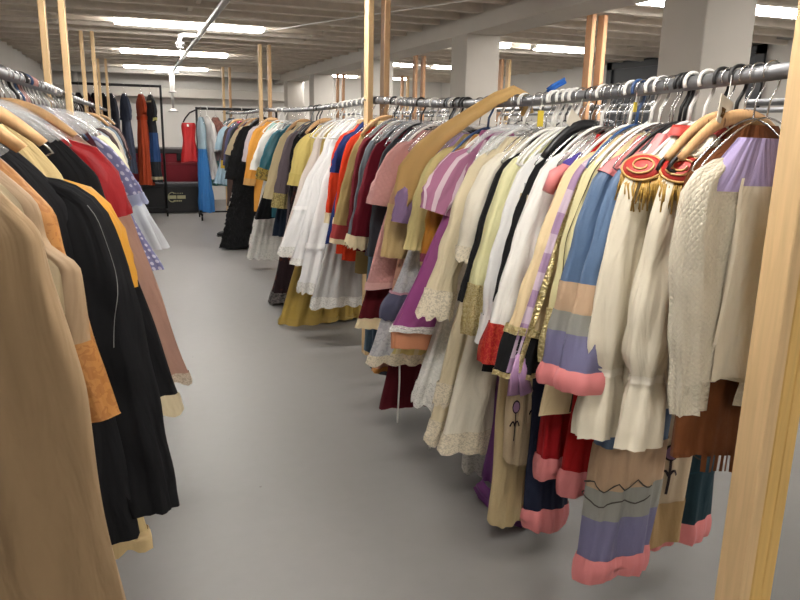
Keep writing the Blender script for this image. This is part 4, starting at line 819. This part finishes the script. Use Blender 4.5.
far(gown, 'bright blue satin gown on the rack with the red bodice', .99, 12.38, 1.815, fab('256aa8', 'satin', rough=.5), L=1.5, t=.05, th=.1, ws=.17, ww=.16, wh=.22, hang='wire', lean=.08, rot=.15, bands=[('pale_bodice', fab('8fa3ac'), 0, .5, .006)])
far(jacket, 'dark navy blouse beside the bright blue gown', 1.5, 12.6, 1.815, fab('2a3a48'), L=.7, sl=.45, t=.06, hang='wire')
far(jacket, 'pink printed blouse on the rack with the red bodice', 1.66, 12.6, 1.815, fab('c9a9a0', 'floral', '8a5a5a'), L=.7, sl=.45, t=.06, hang='white')
far(jacket, 'teal green top on the rack with the red bodice', 1.84, 12.6, 1.815, fab('3f7a78'), L=.7, sl=.45, t=.06, hang='wire')
# red trunk with dark lid
r = empty('storage_trunk', (.1, 14.35, 0), 0, 'tall red storage trunk with a dark grey lid', 'trunk')
M_RT = solid('red_trunk_cloth', '8a1c2a', .7, 0, .15, 5.)
bevel(MB().box((-1.0, -.35, .0), (1.0, .35, 1.05)).build('body', M_RT, r), .03); bevel(MB().box((-1.03, -.38, 1.03), (1.03, .38, 1.12)).build('lid', solid('dark_lid', '3a3436', .6), r), .015)
bevel(MB().box((-1.0, -.375, .83), (1.0, -.345, .87)).build('seam_band', solid('red_band', '8f2a32', .6), r), .008)
for q in (-.6, .6): bevel(MB().box((q - .04, -.385, .9), (q + .04, -.345, 1.04)).build('latch', M_BLACKM, r), .008)
r = empty('black_crate', (.1, 13.62, 0), 0, 'long black crate with pale stencilled marking on the floor', 'crate')
M_CR = solid('black_crate_plastic', '17171a', .5)
bevel(MB().box((-.98, -.05, 0), (.98, .26, .5)).build('body', M_CR, r), .015); bevel(MB().box((-1.0, -.07, .46), (1.0, .28, .53)).build('rim', solid('dark_rim', '3b3b40', .5), r), .012)
M_ST = solid('pale_stencil', 'b9b48c', .7)
for (xa, xb, za, zb) in ((.36, .5, .25, .31), (.515, .66, .25, .31)): MB().box((xa, -.054, za), (xb, -.049, zb)).build('stencil_block', M_ST, r)
MB().tube([(.43 + .07 * math.cos(t), -.052, .28 + .085 * math.sin(t)) for t in np.linspace(.9, 5.4, 16)], .008, 5).build('stencil_arc', M_ST, r)
for k in range(6): MB().box((.45 + .03 * k, -.054, .34), (.465 + .03 * k, -.049, .355)).build('stencil_dot', M_ST, r)
for k in range(5): MB().box((.45 + .03 * k, -.054, .2), (.47 + .03 * k, -.049, .225)).build('stencil_dot', M_ST, r)
# boots on the floor beside the fur coat
def boot(label, x, y, rz):
    r = empty('boot', (x, y, 0), rz, label, 'boot')
    up = MB().tube([(0, 0, .05), (0, 0, .1), (-.005, 0, .15), (0, 0, .2)], [.04, .042, .045, .05], 12); up.build('shaft', M_BLACKP, r, True)
    MB().tube([(.05, 0, .045), (0, 0, .05), (-.08, 0, .045), (-.16, 0, .035), (-.2, 0, .03)], [.03, .043, .042, .036, .015], 12, ry=None).build('foot', M_BLACKP, r, True)
    MB().box((.0, -.03, 0), (.06, .03, .03)).build('heel', M_BLACKP, r); MB().box((-.2, -.036, 0), (0, .036, .012)).build('sole', M_BLACKP, r)
boot('black boot standing on the floor between the brown trousers and fur coat', 1.2, 10.62, .2)

cloth_strip('purple_ribbon', [(1.30, 2.56, .1), (1.31, 2.53, .075), (1.335, 2.46, .05), (1.36, 2.38, .03), (1.40, 2.33, .02)], .07, fab('5d2b66', 'satin'), 'wide purple ribbon trailing onto the floor below the ivory gowns', 'ribbon', (0, .2, 1))
